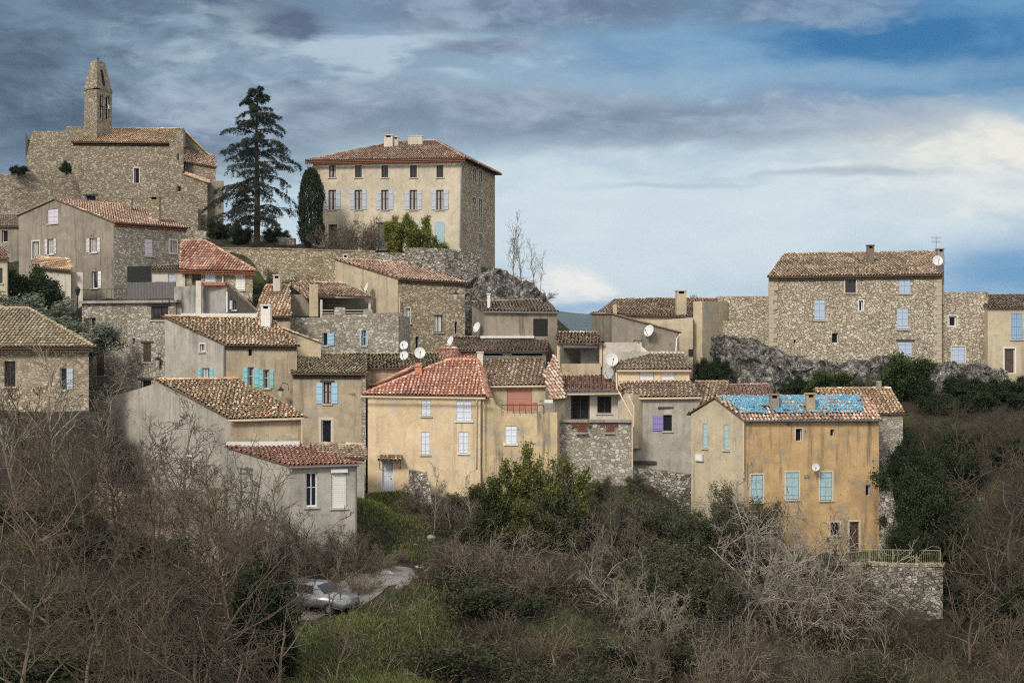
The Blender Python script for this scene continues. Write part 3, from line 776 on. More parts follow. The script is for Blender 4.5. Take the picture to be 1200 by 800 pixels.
# ---- stone house with roof terrace
H = House('house', 'stone house with flat roof terrace and brown shutters left of the teal-shuttered house', 'house')
br = 'shutter_brown'
H.block((96, 102.5), (206, 100), (205, 106), base=478, h=(356, 354, 354), roof='flat', mats='stone_grey', flatmat='cement',
        win=[W('glass', 177, 359, 197, 375, br, f='brown_wood', thick=.12, lintel=1), W('openL', 105, 372, 112, 391, br, sw=.42), W('closed', 168, 402, 177, 424, br, lintel=1), W('closed', 113, 413, 122, 440, br), W('hole', 155.5, 396, 158.5, 403), W('hole', 165, 445, 177, 462, lintel=1)])
def ter(root):
    bm = bmesh.new(); fr = Fr(V2(94, 102.4), V2(209, 99.7)); fr.box(bm, 0, fr.L, ZP(355, 101), ZP(352, 101), -6, .15); obj('terrace_slab', bm, 'cement', root)
    bm = bmesh.new(); fr = Fr(V2(95, 102.3), V2(147, 101)); z = ZP(352, 101)
    for i in range(10): tube(bm, [fr.p(fr.L*i/9, z, -.1), fr.p(fr.L*i/9, z+.85, -.1)], .012, 4)
    tube(bm, [fr.p(0, z+.85, -.1), fr.p(fr.L, z+.85, -.1)], .02, 5); obj('railing', bm, 'black_iron', root)
H.do(ter)
H = House('terrace_annexe', 'grey rendered terrace annexe with dark timber lean-to above the ochre roof', 'annexe')
H.block((204, 100.2), (266, 99.2), (266, 103.2), base=480, ctrl=False, h=(335, 334, 334), roof='flat', profile=[(204, 336), (228, 335), (236, 331), (266, 333)], mats='cement')
H.block((266, 99.1), (300, 98.4), (300, 99.0), B=(266, 99.7), base=376, h=(332, 366, 366, 332), roof='mono', eave='KR', mats='dark_wood', pal='dark', oh=.05, ov=.05, win=[W('openL', 273, 352, 277, 363, 'door_white', sw=.2)], ctrl=False)
H.do(part_box('base_band', 212, 367, 301, 372.5, 98.2, .4)); H.do(part_box('pillar', 229.5, 329, 235.5, 368, 98.7, .35, 'plaster_pale')); H.do(part_box('wall_cap', 236, 331, 264, 334.5, 99.0, .5, 'terracotta'))
H.do(downpipe([(266, 342, 98.6), (266, 366, 98.4)], 'white_paint', .05))

# ---- teal shutters
H = House('house', 'grey house with tan single-pitch roof, teal shutters and a white chimney', 'house')
te = 'shutter_teal'
H.block((193, 96), (263, 92), (348, 93), B=(318, 97.2), base=492, h=(372, 404, 405), eave='KR', mats=('plaster_cool', 'plaster_tan'), pal='tan', cornice=True, oh=.3, mess=1.7,
        win=[W('glass', 234, 403, 240, 412, sur='white_paint', sw2=.08), W('open', 237, 431, 246, 446, te, sw=.33), W('hole', 291, 408, 295.5, 417, wall='KR'), W('open', 290.5, 430, 297.5, 454, te, wall='KR', sw=.3), W('open', 308.5, 433, 315.5, 455, te, wall='KR', sw=.25)])
H.block((322, 99), (376, 97.5), (374, 100.5), base=470, h=(383, 403, 403, 383), eave='KR', mats='plaster_beige', pal='brown', oh=.1, ov=.1)
H.chimney(305.5, 316.5, 356, 386, 95.5, 'white_mortar', .7, 'slab', 'white square chimney with dark vents')
H.do(downpipe([(262.5, 406, 91.9), (262.3, 446, 91.9)], 'zinc'))

# ---- long tan roof, front left
H = House('house', 'grey gable-ended house with long tan tile roof above the small red-roofed annexe', 'house')
H.block((187, 88.2), (270, 82), (355, 82.5), B=(278, 88.6), base=650, h=(447, 491, 488.5), eave='KR', mats=('plaster_cool', 'plaster_tan'), pal='tan', oh=.3, gutter='cream_gutter', mess=1.8,
        win=[W('glass', 219, 535, 227, 558, sur='white_paint', sw2=.1)])
H.do(downpipe([(354, 489, 82.1), (354, 519, 82.1)]))
H = House('annexe', 'small grey annexe with red tile roof and white roller shutter in the left foreground', 'annexe')
H.block((268, 81.7), (340, 78), (418, 79), B=(350, 82.4), base=668, h=(525, 546.5, 543.5), eave='KR', mats=('plaster_cool', 'plaster_cool'), pal='red', bed='tile_bed_red', gutter='zinc', oh=.2,
        win=[W('glass', 357.5, 553, 372, 594, wall='KR', sill=True, thick=.1), W('roller', 388.5, 553, 406, 595, 'shutter_ivory', wall='KR', box=1)])
H.do(downpipe([(417.5, 546, 78.9), (417.5, 640, 78.9)], 'zinc')); H.do(part_box('flashing', 265, 517.5, 351, 524.5, 81.6, .1, 'flashing', 82.2))
def rack(root):
    bm = bmesh.new(); fr = Fr(V2(268, 81.7), V2(340, 78)); t0, t1 = on_wall(fr.a, fr.a+fr.d*fr.L, 282), on_wall(fr.a, fr.a+fr.d*fr.L, 297)
    z0, z1 = ZP(584, 81), ZP(547, 81)
    for z in (z0, z0+.5, z1-.3, z1): tube(bm, [fr.p(t0, z, .12), fr.p(t1, z, .12)], .025, 5)
    for t in (t0+.1, t1-.1): tube(bm, [fr.p(t, z0, .1), fr.p(t, z1, .1)], .025, 5); tube(bm, [fr.p(t, z1, .0), fr.p(t, z1, .4)], .025, 5)
    obj('drying_rack', bm, 'zinc', root)
H.do(rack)

# ---- blue shuttered tan house and its porch
H = House('house', 'tan rendered house with pale blue shutters left of the yellow house', 'house')
H.block((343, 92.6), (428, 92), (427, 99), B=(346, 99), base=584, h=(438, 438.5, 416), mats=('plaster_tan', 'stone_plastered'), pal='moss', oh=.4, mess=1.6, cornice=True,
        win=[W('open', 379, 448, 388, 473, 'shutter_sky', sw=.4, f='brown_wood', lintel=1, gap=.06), W('hole', 376.5, 492, 388, 522, sur='surround', sw2=.18, sill=True)])
H.block((428, 96), (521, 96.6), 5.0, base=480, h=(432, 431, 416), mats='plaster_tan', pal='moss', oh=.3, mess=1.6, ctrl=False)
H.do(part_box('quoin', 423.5, 441, 428.6, 575, 91.9, .12, 'stone_rubble'))
H = House('porch', 'small brown tiled porch between the red-roofed annexe and the yellow house', 'porch')
H.block((366, 87.2), (427, 85.6), (426, 88.4), base=590, h=(536, 538, 523), mats=('plaster_cool', 'plaster_pale'), pal='brown', oh=.15, ov=.15)

# ---- yellow house
H = House('house', 'tall yellow house with bright red hipped roof and white shutters above the green bush', 'house')
wh = 'shutter_white'
def can(root):
    rf = Roof('brown', seed=5); y = 91.9; rf.panel([P(443, 540, y-.75), P(471, 540, y-.75), P(471, 534, y), P(443, 534, y)], .05, .02, 0); o = rf.build(root, 'door_canopy')
    bm = bmesh.new()
    for px in (445, 469): tube(bm, [P(px, 549, y-.05), P(px, 540, y-.6)], .03, 4)
    obj('bracket', bm, 'brown_wood', o)
H.block((431, 92), (563, 91.5), 8.5, base=580, h=(461, 463, 463), roof='hip', hipf=(.66, .92), ridgepy=423, mats='plaster_yellow', pal='bright', bed='tile_bed_red', oh=.3, gutter='cream_gutter',
        win=[W('closed', 494, 469, 505, 487.5, wh), W('closed', 534.5, 470, 552.5, 493, wh, box=0, sillm='white_paint'), W('closed', 493.5, 506, 503.5, 532.5, wh), W('closed', 537.5, 506, 548.5, 531, wh, sillm='white_paint'), W('door', 448, 542, 460.5, 577, 'door_white', sur='white_paint', sw2=.06)])
H.block((514, 98), (560, 98), 4.0, base=470, h=(428, 428, 410), mats='plaster_pink', pal='bright', bed='tile_bed_red', oh=.15, ctrl=False)
H.block((440, 94.5), (492, 95.2), 2.0, base=480, h=(453, 430, 430, 453), roof='mono', eave='BL', mats='plaster_pink', pal='bright', oh=.05, ctrl=False)
H.chimney(486, 494, 427, 444, 94.0, 'plaster_pink', .5, 'plain', 'red painted chimney stub')
H.do(can); H.do(downpipe([(561, 464, 91.5), (558.5, 470, 91.4), (557.5, 548, 91.4)]))
H.do(downpipe([(450, 523, 91.8), (449, 523, 91.2)], 'black_iron', .1)) if 0 else None

# ---- terrace house
H = House('house', 'weathered yellow terrace house with pink roller shutter right of the red-roofed yellow house', 'house')
H.block((563, 91.8), (653, 91), 4.5, base=580, h=(470, 483, 483, 470), roof='flat', profile=[(563, 467), (577, 466), (580, 474), (588, 480), (600, 484.5), (636, 484), (653, 483)], mats='plaster_yellow_worn', flatmat='cement',
        win=[W('closed', 592, 499, 605.5, 520, wh, lintel=0, sillm='white_paint')])
H.block((570, 95.6), (641, 95.2), (633, 101), B=(567, 101), base=500, h=(452, 451, 418), mats='plaster_beige', pal='brown', oh=.25, gutter='cream_gutter', ctrl=False, pitch=.28,
        win=[W('roller', 594, 455, 623, 482, 'red_shutter_paint', sill=False)])
H.block((639, 95), (646, 93), (662, 93.6), B=(650, 97), base=500, h=(440, 468, 466), eave='KR', mats='plaster_dusky', pal='pinkish', oh=.15, ctrl=False)
H.do(part_box('pillar', 636, 472, 650, 485, 91.2, .7, 'plaster_dusky')); H.do(part_box('pillar_cap', 638, 468.5, 648, 472, 91.3, .5, 'white_mortar'))
H.do(part_box('front_parapet', 563.5, 466.5, 577, 472, 91.9, .4, 'plaster_yellow_worn')) if 0 else None
H.chimney(559, 566, 411, 432, 98.0, 'plaster_pale', .5, 'plain')
def rail(root):
    bm = bmesh.new(); fr = Fr(V2(588, 91.4), V2(637, 91.1)); z0, z1 = ZP(485, 91.2), ZP(474.5, 91.2)
    tube(bm, [fr.p(0, z1, 0), fr.p(fr.L, z1, 0)], .025, 5)
    for i in range(8): tube(bm, [fr.p(fr.L*i/7, z0, 0), fr.p(fr.L*i/7, z1, 0)], .018, 4)
    obj('railing', bm, 'black_iron', root)
H.do(rail); H.do(downpipe([(567, 470, 91.5), (567, 505, 91.5), (566, 548, 91.4)], 'cream_gutter', .035))

# ---- balcony house
H = House('house', 'balcony house with dark red tiles over a shaded veranda on a rubble stone base', 'house')
H.block((655, 92.4), (742, 92), 3.0, base=566, h=(494, 494, 494), roof='flat', mats='stone_rubble', flatmat='cement')
H.block((655, 95.2), (726, 95), (705, 101), B=(648, 101), base=500, h=(457.5, 456.5, 436), mats='plaster_pale', pal='red', oh=1.0, gutter='cream_gutter', ctrl=False, pitch=.28, mess=.6,
        win=[W('glass', 669, 463, 691, 492, f='brown_wood', sill=False, thick=.12), W('glass', 700, 464, 716.5, 484, f='brown_wood')])
H.block((724, 94.6), (742, 93.5), 2.0, base=500, h=(458, 462, 462), roof='flat', mats='plaster_beige', ctrl=False)
H.do(part_box('rolled_awning', 656, 456.5, 723, 461, 94.2, .3, 'grey_screen', 94)); H.do(part_box('balcony_ledge', 654, 491.5, 740, 494.5, 92.2, .5, 'cement', 91.8))
def claus(root):
    for x0, x1 in ((669, 692), (703, 724)):
        bm = bmesh.new(); fr = Fr(V2(x0, 92.2), V2(x1, 92.1)); za, zm, zb = ZP(506, 92), ZP(500, 92), ZP(494.6, 92); n = 10
        for i in range(n):
            t = fr.L*i/n
            lo = za if .28 < (i+.5)/n < .8 else zm
            for j, z in enumerate(np.arange(lo, zb-.05, .11)): fr.box(bm, t+(.05 if j % 2 else 0), t+fr.L/n*.7+(.05 if j % 2 else 0), z, z+.075, .01, .09)
        obj('brick_grille', bm, 'brick', root)
        bm = bmesh.new(); fr.box(bm, fr.L*.24, fr.L*.84, za-.14, za-.02, 0, .16); obj('ledge', bm, 'cement', root)
H.do(claus)
H.do(downpipe([(722, 437, 96.2), (723, 455, 94.2), (741, 488, 91.9), (741, 548, 91.7)]))
H.do(downpipe([(737, 464, 93.4), (743, 476, 91.9), (742.5, 500, 91.8)]))

# ---- loggia house behind
H = House('house', 'small open loggia house with short tile roof in the gap under the distant hill', 'house')
H.block((655, 99.4), (704, 99.2), 3.5, base=446, h=(426, 426, 426), roof='flat', mats='plaster_tan', flatmat='cement')
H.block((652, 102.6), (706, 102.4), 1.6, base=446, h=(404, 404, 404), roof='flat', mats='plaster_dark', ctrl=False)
H.block((704.2, 99.6), (717, 98.6), 3.5, base=446, h=(401, 412, 412, 401), roof='flat', mats='plaster_pale', ctrl=False)
def log(root):
    rf = Roof('pinkish', seed=77); rf.panel([P(654, 403, 99.2), P(706, 403, 99.0), P(699, 391.5, 103.4), P(654, 391.5, 103.6)], .15, .12, .1); rf.ridge(P(654, 391.5, 103.6), P(699, 391.5, 103.4)); rf.build(root)
    for px in (655, 704):
        bm = bmesh.new(); a = P(px, 430, 99.3); b = P(px, 403.5, 99.3); abox(bm, a.x-.09, a.x+.09, a.y, a.y+.18, a.z, b.z); obj('post', bm, 'cream_gutter', root)
H.do(log); H.do(part_box('fascia', 660, 404, 700, 407.5, 99.1, .1, 'grey_screen')); H.do(part_box('storage_cabinet', 681, 409, 702, 426, 100.4, 1.2, 'cement'))
H.do(downpipe([(653.5, 405, 99.0), (653.5, 446, 98.8)]))

# ---- grey house with blind window
H = House('house', 'grey house with low roof, dark blind window and white chimney under the rocky outcrop', 'house')
H.block((553, 106), (567.5, 103), (653, 103.5), B=(632, 108), base=440, h=(356, 365, 366), eave='KR', mats=('plaster_dark', 'plaster_dusky'), pal='dark', oh=.15, gutter='zinc',
        win=[W('roller', 625, 373.5, 642, 394, 'mesh_screen', wall='KR', sill=False)])
H.chimney(571, 574.5, 343, 364, 103.8, 'white_mortar', .35, 'plain'); H.do(part_box('ledge', 563, 393.5, 626, 396, 102.8, .25, 'white_mortar', 103.1))
H = House('house', 'low grey-tiled house with dark slit openings below the grey blind-window house', 'house')
H.block((540, 100.6), (640, 100.2), (640, 104.5), B=(531, 104.8), base=440, h=(411, 411, 396.5), mats='plaster_dark', pal='dark', oh=.35, win=[W('hole', 566, 412.5, 590, 418), W('hole', 598, 412.5, 637, 418)])
H = House('house', 'stone house with tall plain plaster gable end and curtained windows below the mansion', 'house')
H.block((393, 117), (466, 112), (545, 114.5), base=434, h=(304.5, 327, 331.5), eave='KR', mats=('plaster_beige', 'stone_tan'), pal='pinkish', oh=.25, cornice=True,
        win=[W('net', 475, 361, 480.5, 379, wall='KR', sur='surround', sw2=.08), W('net', 508.5, 369, 519, 389.5, wall='KR', f='brown_wood'), W('hole', 533, 377, 536, 391, wall='KR'), W('hole', 487, 394, 491, 408, wall='KR')])
H.chimney(402, 407.5, 297, 308, 117.3, 'plaster_pale', .5, 'slab'); H.do(downpipe([(468, 350, 111.8), (468, 420, 111.6)], 'cream_gutter', .06))

# ---- loggia terrace on stone base
H = House('house', 'stone house with open roofed terrace and blue shuttered window in the village centre', 'house')
H.block((300, 105.8), (467, 104.5), 4.6, base=440, h=(371, 371, 371), roof='flat', mats='stone_rubble', flatmat='cement', profile=[(300, 373), (375, 372), (376, 368.5), (391.5, 368.5), (392, 360), (404, 360), (404.5, 368.5), (425, 368.5), (426, 362), (435, 362), (436, 367), (467, 366)],
        win=[W('openR', 378, 390, 383.5, 405, 'shutter_sky', sw=.5), W('open', 424, 387, 429, 405, 'shutter_sky', sw=.12)])
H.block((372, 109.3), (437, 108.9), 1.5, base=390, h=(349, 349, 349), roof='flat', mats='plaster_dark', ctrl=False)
def log2(root):
    rf = Roof('pinkish', seed=78); rf.panel([P(375, 346.5, 105.4), P(437, 350.5, 104.8), P(404, 334, 110), P(371, 333, 110.2)], .1, .1, .1); rf.panel([P(361, 351, 106.0), P(375, 346, 106.2), P(371, 333, 110), P(338, 330, 110.4)], .05, .05, .05)
    rf.ridge(P(371, 333, 110.2), P(404, 334, 110)); rf.build(root)
    for px in (376.5, 433):
        bm = bmesh.new(); a = P(px, 372, 105.2); b = P(px, 349, 105.2); abox(bm, a.x-.08, a.x+.08, a.y, a.y+.16, a.z, b.z-.15); obj('post', bm, 'surround', root)
    bm = bmesh.new(); y = 105.1
    for py in (363.5, 367): tube(bm, [P(377, py, y), P(391, py, y)], .03, 5); tube(bm, [P(404, py, y), P(425, py, y)], .03, 5)
    obj('railing', bm, 'surround', root)
H.do(log2); H.do(part_box('side_wall', 340, 345, 363, 370, 107.2, .4, 'plaster_dusky')); H.do(part_box('pillar', 362.5, 333, 372.5, 371, 105.6, .8, 'plaster_beige'))
H = House('house', 'small house with mossy tan roof and pale chimney left of the open terrace', 'house')
H.block((299, 102), (340, 102), (338, 107.5), B=(312, 107.5), base=410, h=(371, 371, 336), mats='plaster_tan', pal='tan', oh=.3, cornice=True)
H.chimney(320, 328, 321, 344, 106.3, 'plaster_pale', .6, 'slab')

# ---- centre right
def quoins(px, Y, y0, y1, mat, side=1, seed=0):
    def f(root):
        r = random.Random(seed); bm = bmesh.new(); z = ZP(y1, Y); x = (px-CX)/F*Y; i = 0
        while z < ZP(y0, Y):
            h = r.uniform(.28, .42); w = (.62 if i % 2 else .36)*r.uniform(.85, 1.15)
            x0, x1 = (x-.02, x+w) if side > 0 else (x-w, x+.02); abox(bm, x0, x1, Y-.03, Y+.25, z, z+h-.02); z += h; i += 1
        o = obj('quoin', bm, mat, root); o['kind'] = 'stuff' if 0 else o.get('kind', '') or 'part'; del o['kind']
    return f
H = House('house', 'dark rendered house end with sloping top and white framed window beside the gap', 'house')
H.block((693, 105), (717, 102), (796, 102.5), base=446, h=(369, 369, 390.5), roof='mono', eave='RB', mats=('plaster_dark', 'plaster_dusky'), pal='dark', oh=.12, ov=.1, win=[W('hole', 742, 398.5, 752.5, 411, wall='KR', f='white_paint', thick=.16)])
H.do(downpipe([(797, 392, 102.4), (793, 396, 102.1), (791, 428, 101.9)], 'white_paint'))
H = House('house', 'long brown-roofed house with stout pale chimney right of the distant hill gap', 'house')
H.block((702, 109), (812, 106.8), (820, 114.5), B=(722, 115), base=420, h=(368, 371.5, 351), mats='plaster_beige', pal='brown', oh=.3, win=[W('glass', 775, 378, 787, 387, f='zinc')])
H.block((812.5, 106.4), (823, 106), 5.0, base=440, h=(353, 353, 353), roof='flat', mats='plaster_beige')
H.block((757, 105.9), (812, 105.6), 1.0, base=440, h=(376, 372, 372, 376), roof='flat', mats='plaster_beige')
H.chimney(793, 804.5, 339, 374, 107.2, 'plaster_beige', .9, 'slab'); H.chimney(718.5, 723, 357, 372, 107.5, 'plaster_beige', .4, None)
H.do(part_box('vent', 807, 409, 812, 417, 105.5, .1, 'black_iron'))
H = House('house', 'low stone courtyard house with red tile scrap joining the big stone house', 'house')
H.block((842, 110.5), (902, 110.2), 6.0, base=440, ctrl=False, h=(347, 347, 347), roof='flat', mats='stone_big_house')
H.block((823, 109.38), (842, 109.3), 3.0, base=440, ctrl=False, h=(361, 361, 352), mats='plaster_beige', pal='red', oh=.2)
H.block((842, 109.4), (901, 109.0), 1.0, base=440, ctrl=False, h=(376, 376, 376), roof='flat', mats='stone_big_house')
H = House('house', 'big rubble stone house with brown roof and pale blue shutters on the rock', 'house')
bl = 'shutter_blue'
H.block((901, 108), (1104, 108.5), (1104, 117), B=(920, 116.5), base=462, ctrl=False, h=(325, 322, 296.5), mats='stone_big_house', pal='brown', cornice=True, oh=.25,
        win=[W('closed', 954, 351, 967, 375, bl), W('glass', 990.5, 327, 1003, 343, f='brown_wood', sur='surround', sw2=.1), W('hole', 1006.5, 352, 1011.5, 365, f='white_paint', thick=.1, sur='white_paint', sw2=.08), W('closed', 1053.5, 325, 1067.5, 344, bl), W('closed', 1051, 361, 1064.5, 385.5, bl),
             W('hole', 975, 390, 982.5, 402), W('closed', 1053, 400, 1069, 417, bl, lintel=1), W('hole', 930, 398, 933, 402)])
H.block((1104.2, 109), (1158, 108.7), 7.0, base=462, ctrl=False, h=(342, 342, 342), roof='flat', mats='stone_big_house', profile=[(1104.2, 341), (1110, 342), (1146, 343), (1152, 342), (1158, 349)],
        win=[W('hole', 1111.5, 370, 1121, 383, f='white_paint', thick=.12, sur='white_paint', sw2=.07), W('closed', 1115.5, 406, 1130.5, 425, bl, sur='surround', sw2=.1)])
H.do(quoins(901.5, 108, 328, 420, 'stone_quoin', 1, 3)); H.do(quoins(1103, 108.5, 328, 425, 'stone_quoin', -1, 4))
H.chimney(1017, 1024.5, 286, 312, 112.5, 'plaster_dark', .5, 'slab'); H.chimney(1099.5, 1106.5, 290, 348, 108.9, 'cement', .8, 'slab')
H = House('house', 'beige house with brown roof and blue shutter at the far right edge', 'house')
H.block((1157.5, 107.6), (1240, 107), 7.0, base=460, ctrl=False, h=(361, 361, 347.5), mats='plaster_beige', pal='dark', oh=.25, win=[W('closed', 1185, 367, 1198, 397.5, 'shutter_bluestrong'), W('door', 1177, 408, 1189.5, 438, 'shutter_brown', f='white_paint', sur='white_paint', sw2=.08)])

# ---- stacked dormer house
H = House('house', 'two-tier grey house with purple shutter and two white blinds under its upper roof', 'house')
H.block((739, 94.2), (820, 93.8), (808, 97.2), B=(727, 97.5), base=572, h=(466, 465, 447.5), mats=('plaster_cool', 'plaster_cool'), pal='brown', oh=.2, gutter='cream_gutter', pitch=.28,
        win=[W('openL', 777.5, 486, 787.5, 505, 'shutter_purple', f='brown_wood', sw=.72)])
H.block((724, 97.2), (808, 97), (800, 101.2), B=(722, 101.4), base=470, h=(433.5, 433.5, 415), mats='plaster_yellow', pal='moss', oh=.2, gutter='cream_gutter', ctrl=False, pitch=.28,
        win=[W('roller', 749.5, 435.5, 766, 445, 'white_paint', f='red_frame', sill=False, thick=.1), W('roller', 774.5, 435.5, 791, 445, 'white_paint', f='red_frame', sill=False, thick=.1)])
H.do(part_box('lintel', 771, 476.5, 794, 479, 93.95, .2, 'dark_wood')); H.do(part_box('ledge', 743, 540, 769, 543.5, 93.9, .2, 'dark_wood'))
H.do(part_box('coping', 720, 412.5, 802, 415.5, 101.0, .4, 'white_mortar'))
H = House('house', 'low house with red and brown roofs right of the two-tier house', 'house')
H.block((846, 97), (906, 96.6), 4.5, base=510, h=(470, 469, 452), mats='plaster_beige', pal='mixred', oh=.2)
H.block((806, 97.8), (846, 97.2), 4.5, base=510, h=(474, 474, 449), mats='plaster_beige', pal='brown', oh=.2)
H = House('house', 'stone outbuilding with tan roof and one small chimney behind the ochre house', 'outbuilding')
H.block((1000, 93.8), (1058, 93.5), (1043, 98.5), B=(955, 98.8), base=560, h=(485, 485, 456.5), mats='stone_rubble', pal='tan', oh=.2)
H.chimney(1028, 1033, 446, 462, 98.2, 'plaster_dusky', .4, None)

# ---- ochre house with the tarpaulin
H = House('house', 'ochre house with blue tarpaulin on its roof and pale gable end', 'house')
OCH = H
wo = 'shutter_worn'
H.block((810, 91.5), (871.5, 88), (1030, 89.5), B=(1000, 93.4), base=650, h=(485, 491.5, 491), roof='gableLK', peak=(839, 467), mats=('plaster_beige', 'plaster_ochre', 'plaster_ochre'), pal='pinkish', oh=.25, ov=.15, gutter='zinc', mess=1.8,
        win=[W('closed', 823.5, 496, 829, 525, wo), W('closed', 848, 498, 854, 527, wo), W('hole', 932.5, 502, 940, 517, wall='KR', sur='surround', sw2=.08), W('hole', 973, 503, 978, 511, wall='KR'),
             W('closed', 880, 556, 894, 588, wo, wall='KR', sur='surround', sw2=.1), W('closed', 921, 553, 936, 585, wo, wall='KR', sur='surround', sw2=.1), W('closed', 961, 553, 975, 586, wo, wall='KR', sur='surround', sw2=.1), W('hole', 1014.5, 568, 1020, 581, wall='KR'),
             W('glass', 973.5, 612, 984, 627, f='brown_wood', wall='KR', sur='surround', sw2=.1), W('door', 995.5, 611, 1006.5, 646, 'shutter_brown', wall='KR', sur='surround', sw2=.12)])
H.chimney(903, 913, 460.5, 487, 88.95, 'plaster_dusky', .55, 'slab', 'grey rendered chimney through the tarpaulin'); H.chimney(945.5, 955.5, 459.5, 487, 89.3, 'plaster_tan', .55, 'slab')
H.do(downpipe([(871.3, 494, 87.8), (871, 560, 87.8)], 'cream_gutter', .06))
def mbox(root):
    bm = bmesh.new(); a = P(816, 531.5, 90.9); b = P(825, 540.5, 90.6); fr = Fr(V2(810, 91.5), V2(871.5, 88)); t0, t1 = on_wall(fr.a, fr.a+fr.d*fr.L, 816), on_wall(fr.a, fr.a+fr.d*fr.L, 825)
    fr.box(bm, t0, t1, b.z, a.z, .0, .15); o = obj('meter_box', bm, 'surround', root); bm = bmesh.new(); fr.box(bm, t0+.06, t1-.06, b.z+.06, a.z-.06, .151, .165); obj('box_door', bm, 'white_paint', o)
H.do(mbox)

# ================================================================== GROUND
def cp(px, py, Y): CTRL.append(((px-CX)/F*Y, Y, ZP(py, Y)))
def cz(px, Y, z): CTRL.append(((px-CX)/F*Y, Y, CZ+z))
for px in (-200, 300, 600, 900, 1400):
    for Y, z in ((1, -1.7), (5, -2.2), (10, -5.5), (20, -10), (30, -13), (42, -15)): cz(px, Y, z if px < 800 else z*1.12)
for px, z in ((-300, -11), (0, -11.5), (150, -12.5), (300, -15.2), (450, -15.6), (600, -18.2), (900, -19.6), (1200, -19), (1500, -18)): cz(px, 55, z-.6); cz(px, 62, z)
for px, z in ((-300, -8), (0, -9), (150, -11), (280, -13.6), (350, -14), (430, -14), (600, -17.0), (750, -18.2), (900, -18.6), (1200, -18.4), (1500, -16)): cz(px, 70, z)
for px, z in ((-100, -7), (60, -8.5), (200, -11.5), (460, -13.0), (530, -14.6), (600, -15.4), (750, -16.4), (900, -17.2), (1000, -18.2), (1060, -18.4), (1120, -18.2), (1250, -15)): cz(px, 80, z)
for px, z in ((470, -11.2), (530, -12.2), (600, -13.2), (680, -13.6), (760, -13.6), (850, -14.4), (1120, -15.8), (1250, -12)): cz(px, 87, z)
for px, Y, z in ((440, 90, -10.3), (520, 90, -10.8), (1000, 86.5, -14.6), (1040, 87, -14.3), (1090, 87, -14.5), (1000, 82.5, -17.8), (1060, 82.5, -18.0), (1110, 82.5, -17.8), (1125, 86, -17), (1100, 95, -11.5), (1200, 95, -9), (1300, 95, -8), (1100, 102, -6), (1200, 102, -4.5), (1300, 102, -4),
                 (680, 112, -6), (675, 120, -8), (660, 140, -9), (850, 122, -1), (1000, 125, -1), (1200, 120, -3), (1000, 135, -6), (20, 128, 7), (0, 131, 7.5), (50, 131, 7.8), (-60, 131, 8), (100, 132, 8), (-150, 131, 9), (20, 133, 8.5), (60, 133, 8.5), (20, 136, 16.2), (60, 138, 15.8), (-150, 136, 16.5), (-150, 128, 8), (180, 130, 9.2), (280, 126.5, 8.2), (300, 129, 9.3), (360, 131, 9.2),
                 (250, 131, 9.8), (450, 129, 8.6), (560, 130, 7.2), (600, 126, 3.5), (640, 122, -2), (590, 118, 2.0), (560, 112, -2), (350, 135, 8.5), (300, 145, 7), (200, 160, 8), (0, 160, 10), (500, 160, 4), (640, 160, -14), (900, 160, -14), (1200, 160, -14),
                 (320, 117, 2.6), (270, 113, 2.0), (285, 118, 2.4), (270, 122, 3.0), (300, 123, 3.4), (400, 121, 4.2), (520, 121, 4.2), (60, 105, .5), (85, 98, -1.5), (150, 92, -7.5), (170, 94, -7.2), (190, 97, -6.2), (185, 99.5, -5.6), (150, 97, -6.4), (125, 99, -5.6), (60, 95, -1.5), (1110, 104.5, -3.6), (870, 104.5, -4), (960, 104, -4.2), (1060, 104, -4.4)): cz(px, Y, z)
for px in range(815, 1260, 30):
    cz(px, 101.5, -5.2); cz(px, 104, -4.7); cz(px, 106.2, -4.3); cz(px, 110, -3.6)
for px in (850, 920, 990, 1060, 1130, 1200): cz(px, 116, -2.5)
for Y in (250, 400): 
    for px in (-400, 0, 400, 800, 1200, 1600): cz(px, Y, -32)
CT = np.array(CTRL, dtype=np.float64)
def ground_np(X, Y):
    out = np.zeros_like(X); fl = X.ravel(); gl = Y.ravel(); res = np.zeros(len(fl))
    for i in range(0, len(fl), 4000):
        dx = fl[i:i+4000, None]-CT[None, :, 0]; dy = gl[i:i+4000, None]-CT[None, :, 1]
        w = 1/(dx*dx+dy*dy+.6)**2.2
        res[i:i+4000] = (w*CT[None, :, 2]).sum(1)/w.sum(1)
    return res.reshape(X.shape)
def far_drop(X, Y, Z):
    d = np.maximum(0, np.maximum(np.abs(X)-110, np.maximum(Y-190, -30-Y))); t = np.clip(d/260, 0, 1); t = t*t*(3-2*t)
    return Z*(1-t)+(-14)*t
xs = np.concatenate([-np.geomspace(90, 7000, 26)[::-1], np.arange(-85, 85.1, .8), np.geomspace(90, 7000, 26)])
ys = np.concatenate([-np.geomspace(5, 2500, 14)[::-1], np.arange(0, 150, .8), np.geomspace(152, 7500, 34)])
GX, GY = np.meshgrid(xs, ys); GZ = far_drop(GX, GY, ground_np(GX, GY))
nx, ny = len(xs), len(ys)
bumps = np.array([[noise.noise(Vector((x*.35, y*.35, 3.1)))*.35+noise.noise(Vector((x*1.1, y*1.1, 7)))*.14 if abs(x) < 85 and 0 < y < 150 else 0 for x in xs] for y in ys])
GZ = GZ+bumps
idx = np.arange(nx*ny).reshape(ny, nx)
Q = np.stack([idx[:-1, :-1], idx[:-1, 1:], idx[1:, 1:], idx[1:, :-1]], -1).reshape(-1, 4)
me = np_mesh('ground', np.stack([GX, GY, GZ], -1), Q, 'ground', smooth=True); tag(link('ground', me), kind='structure')
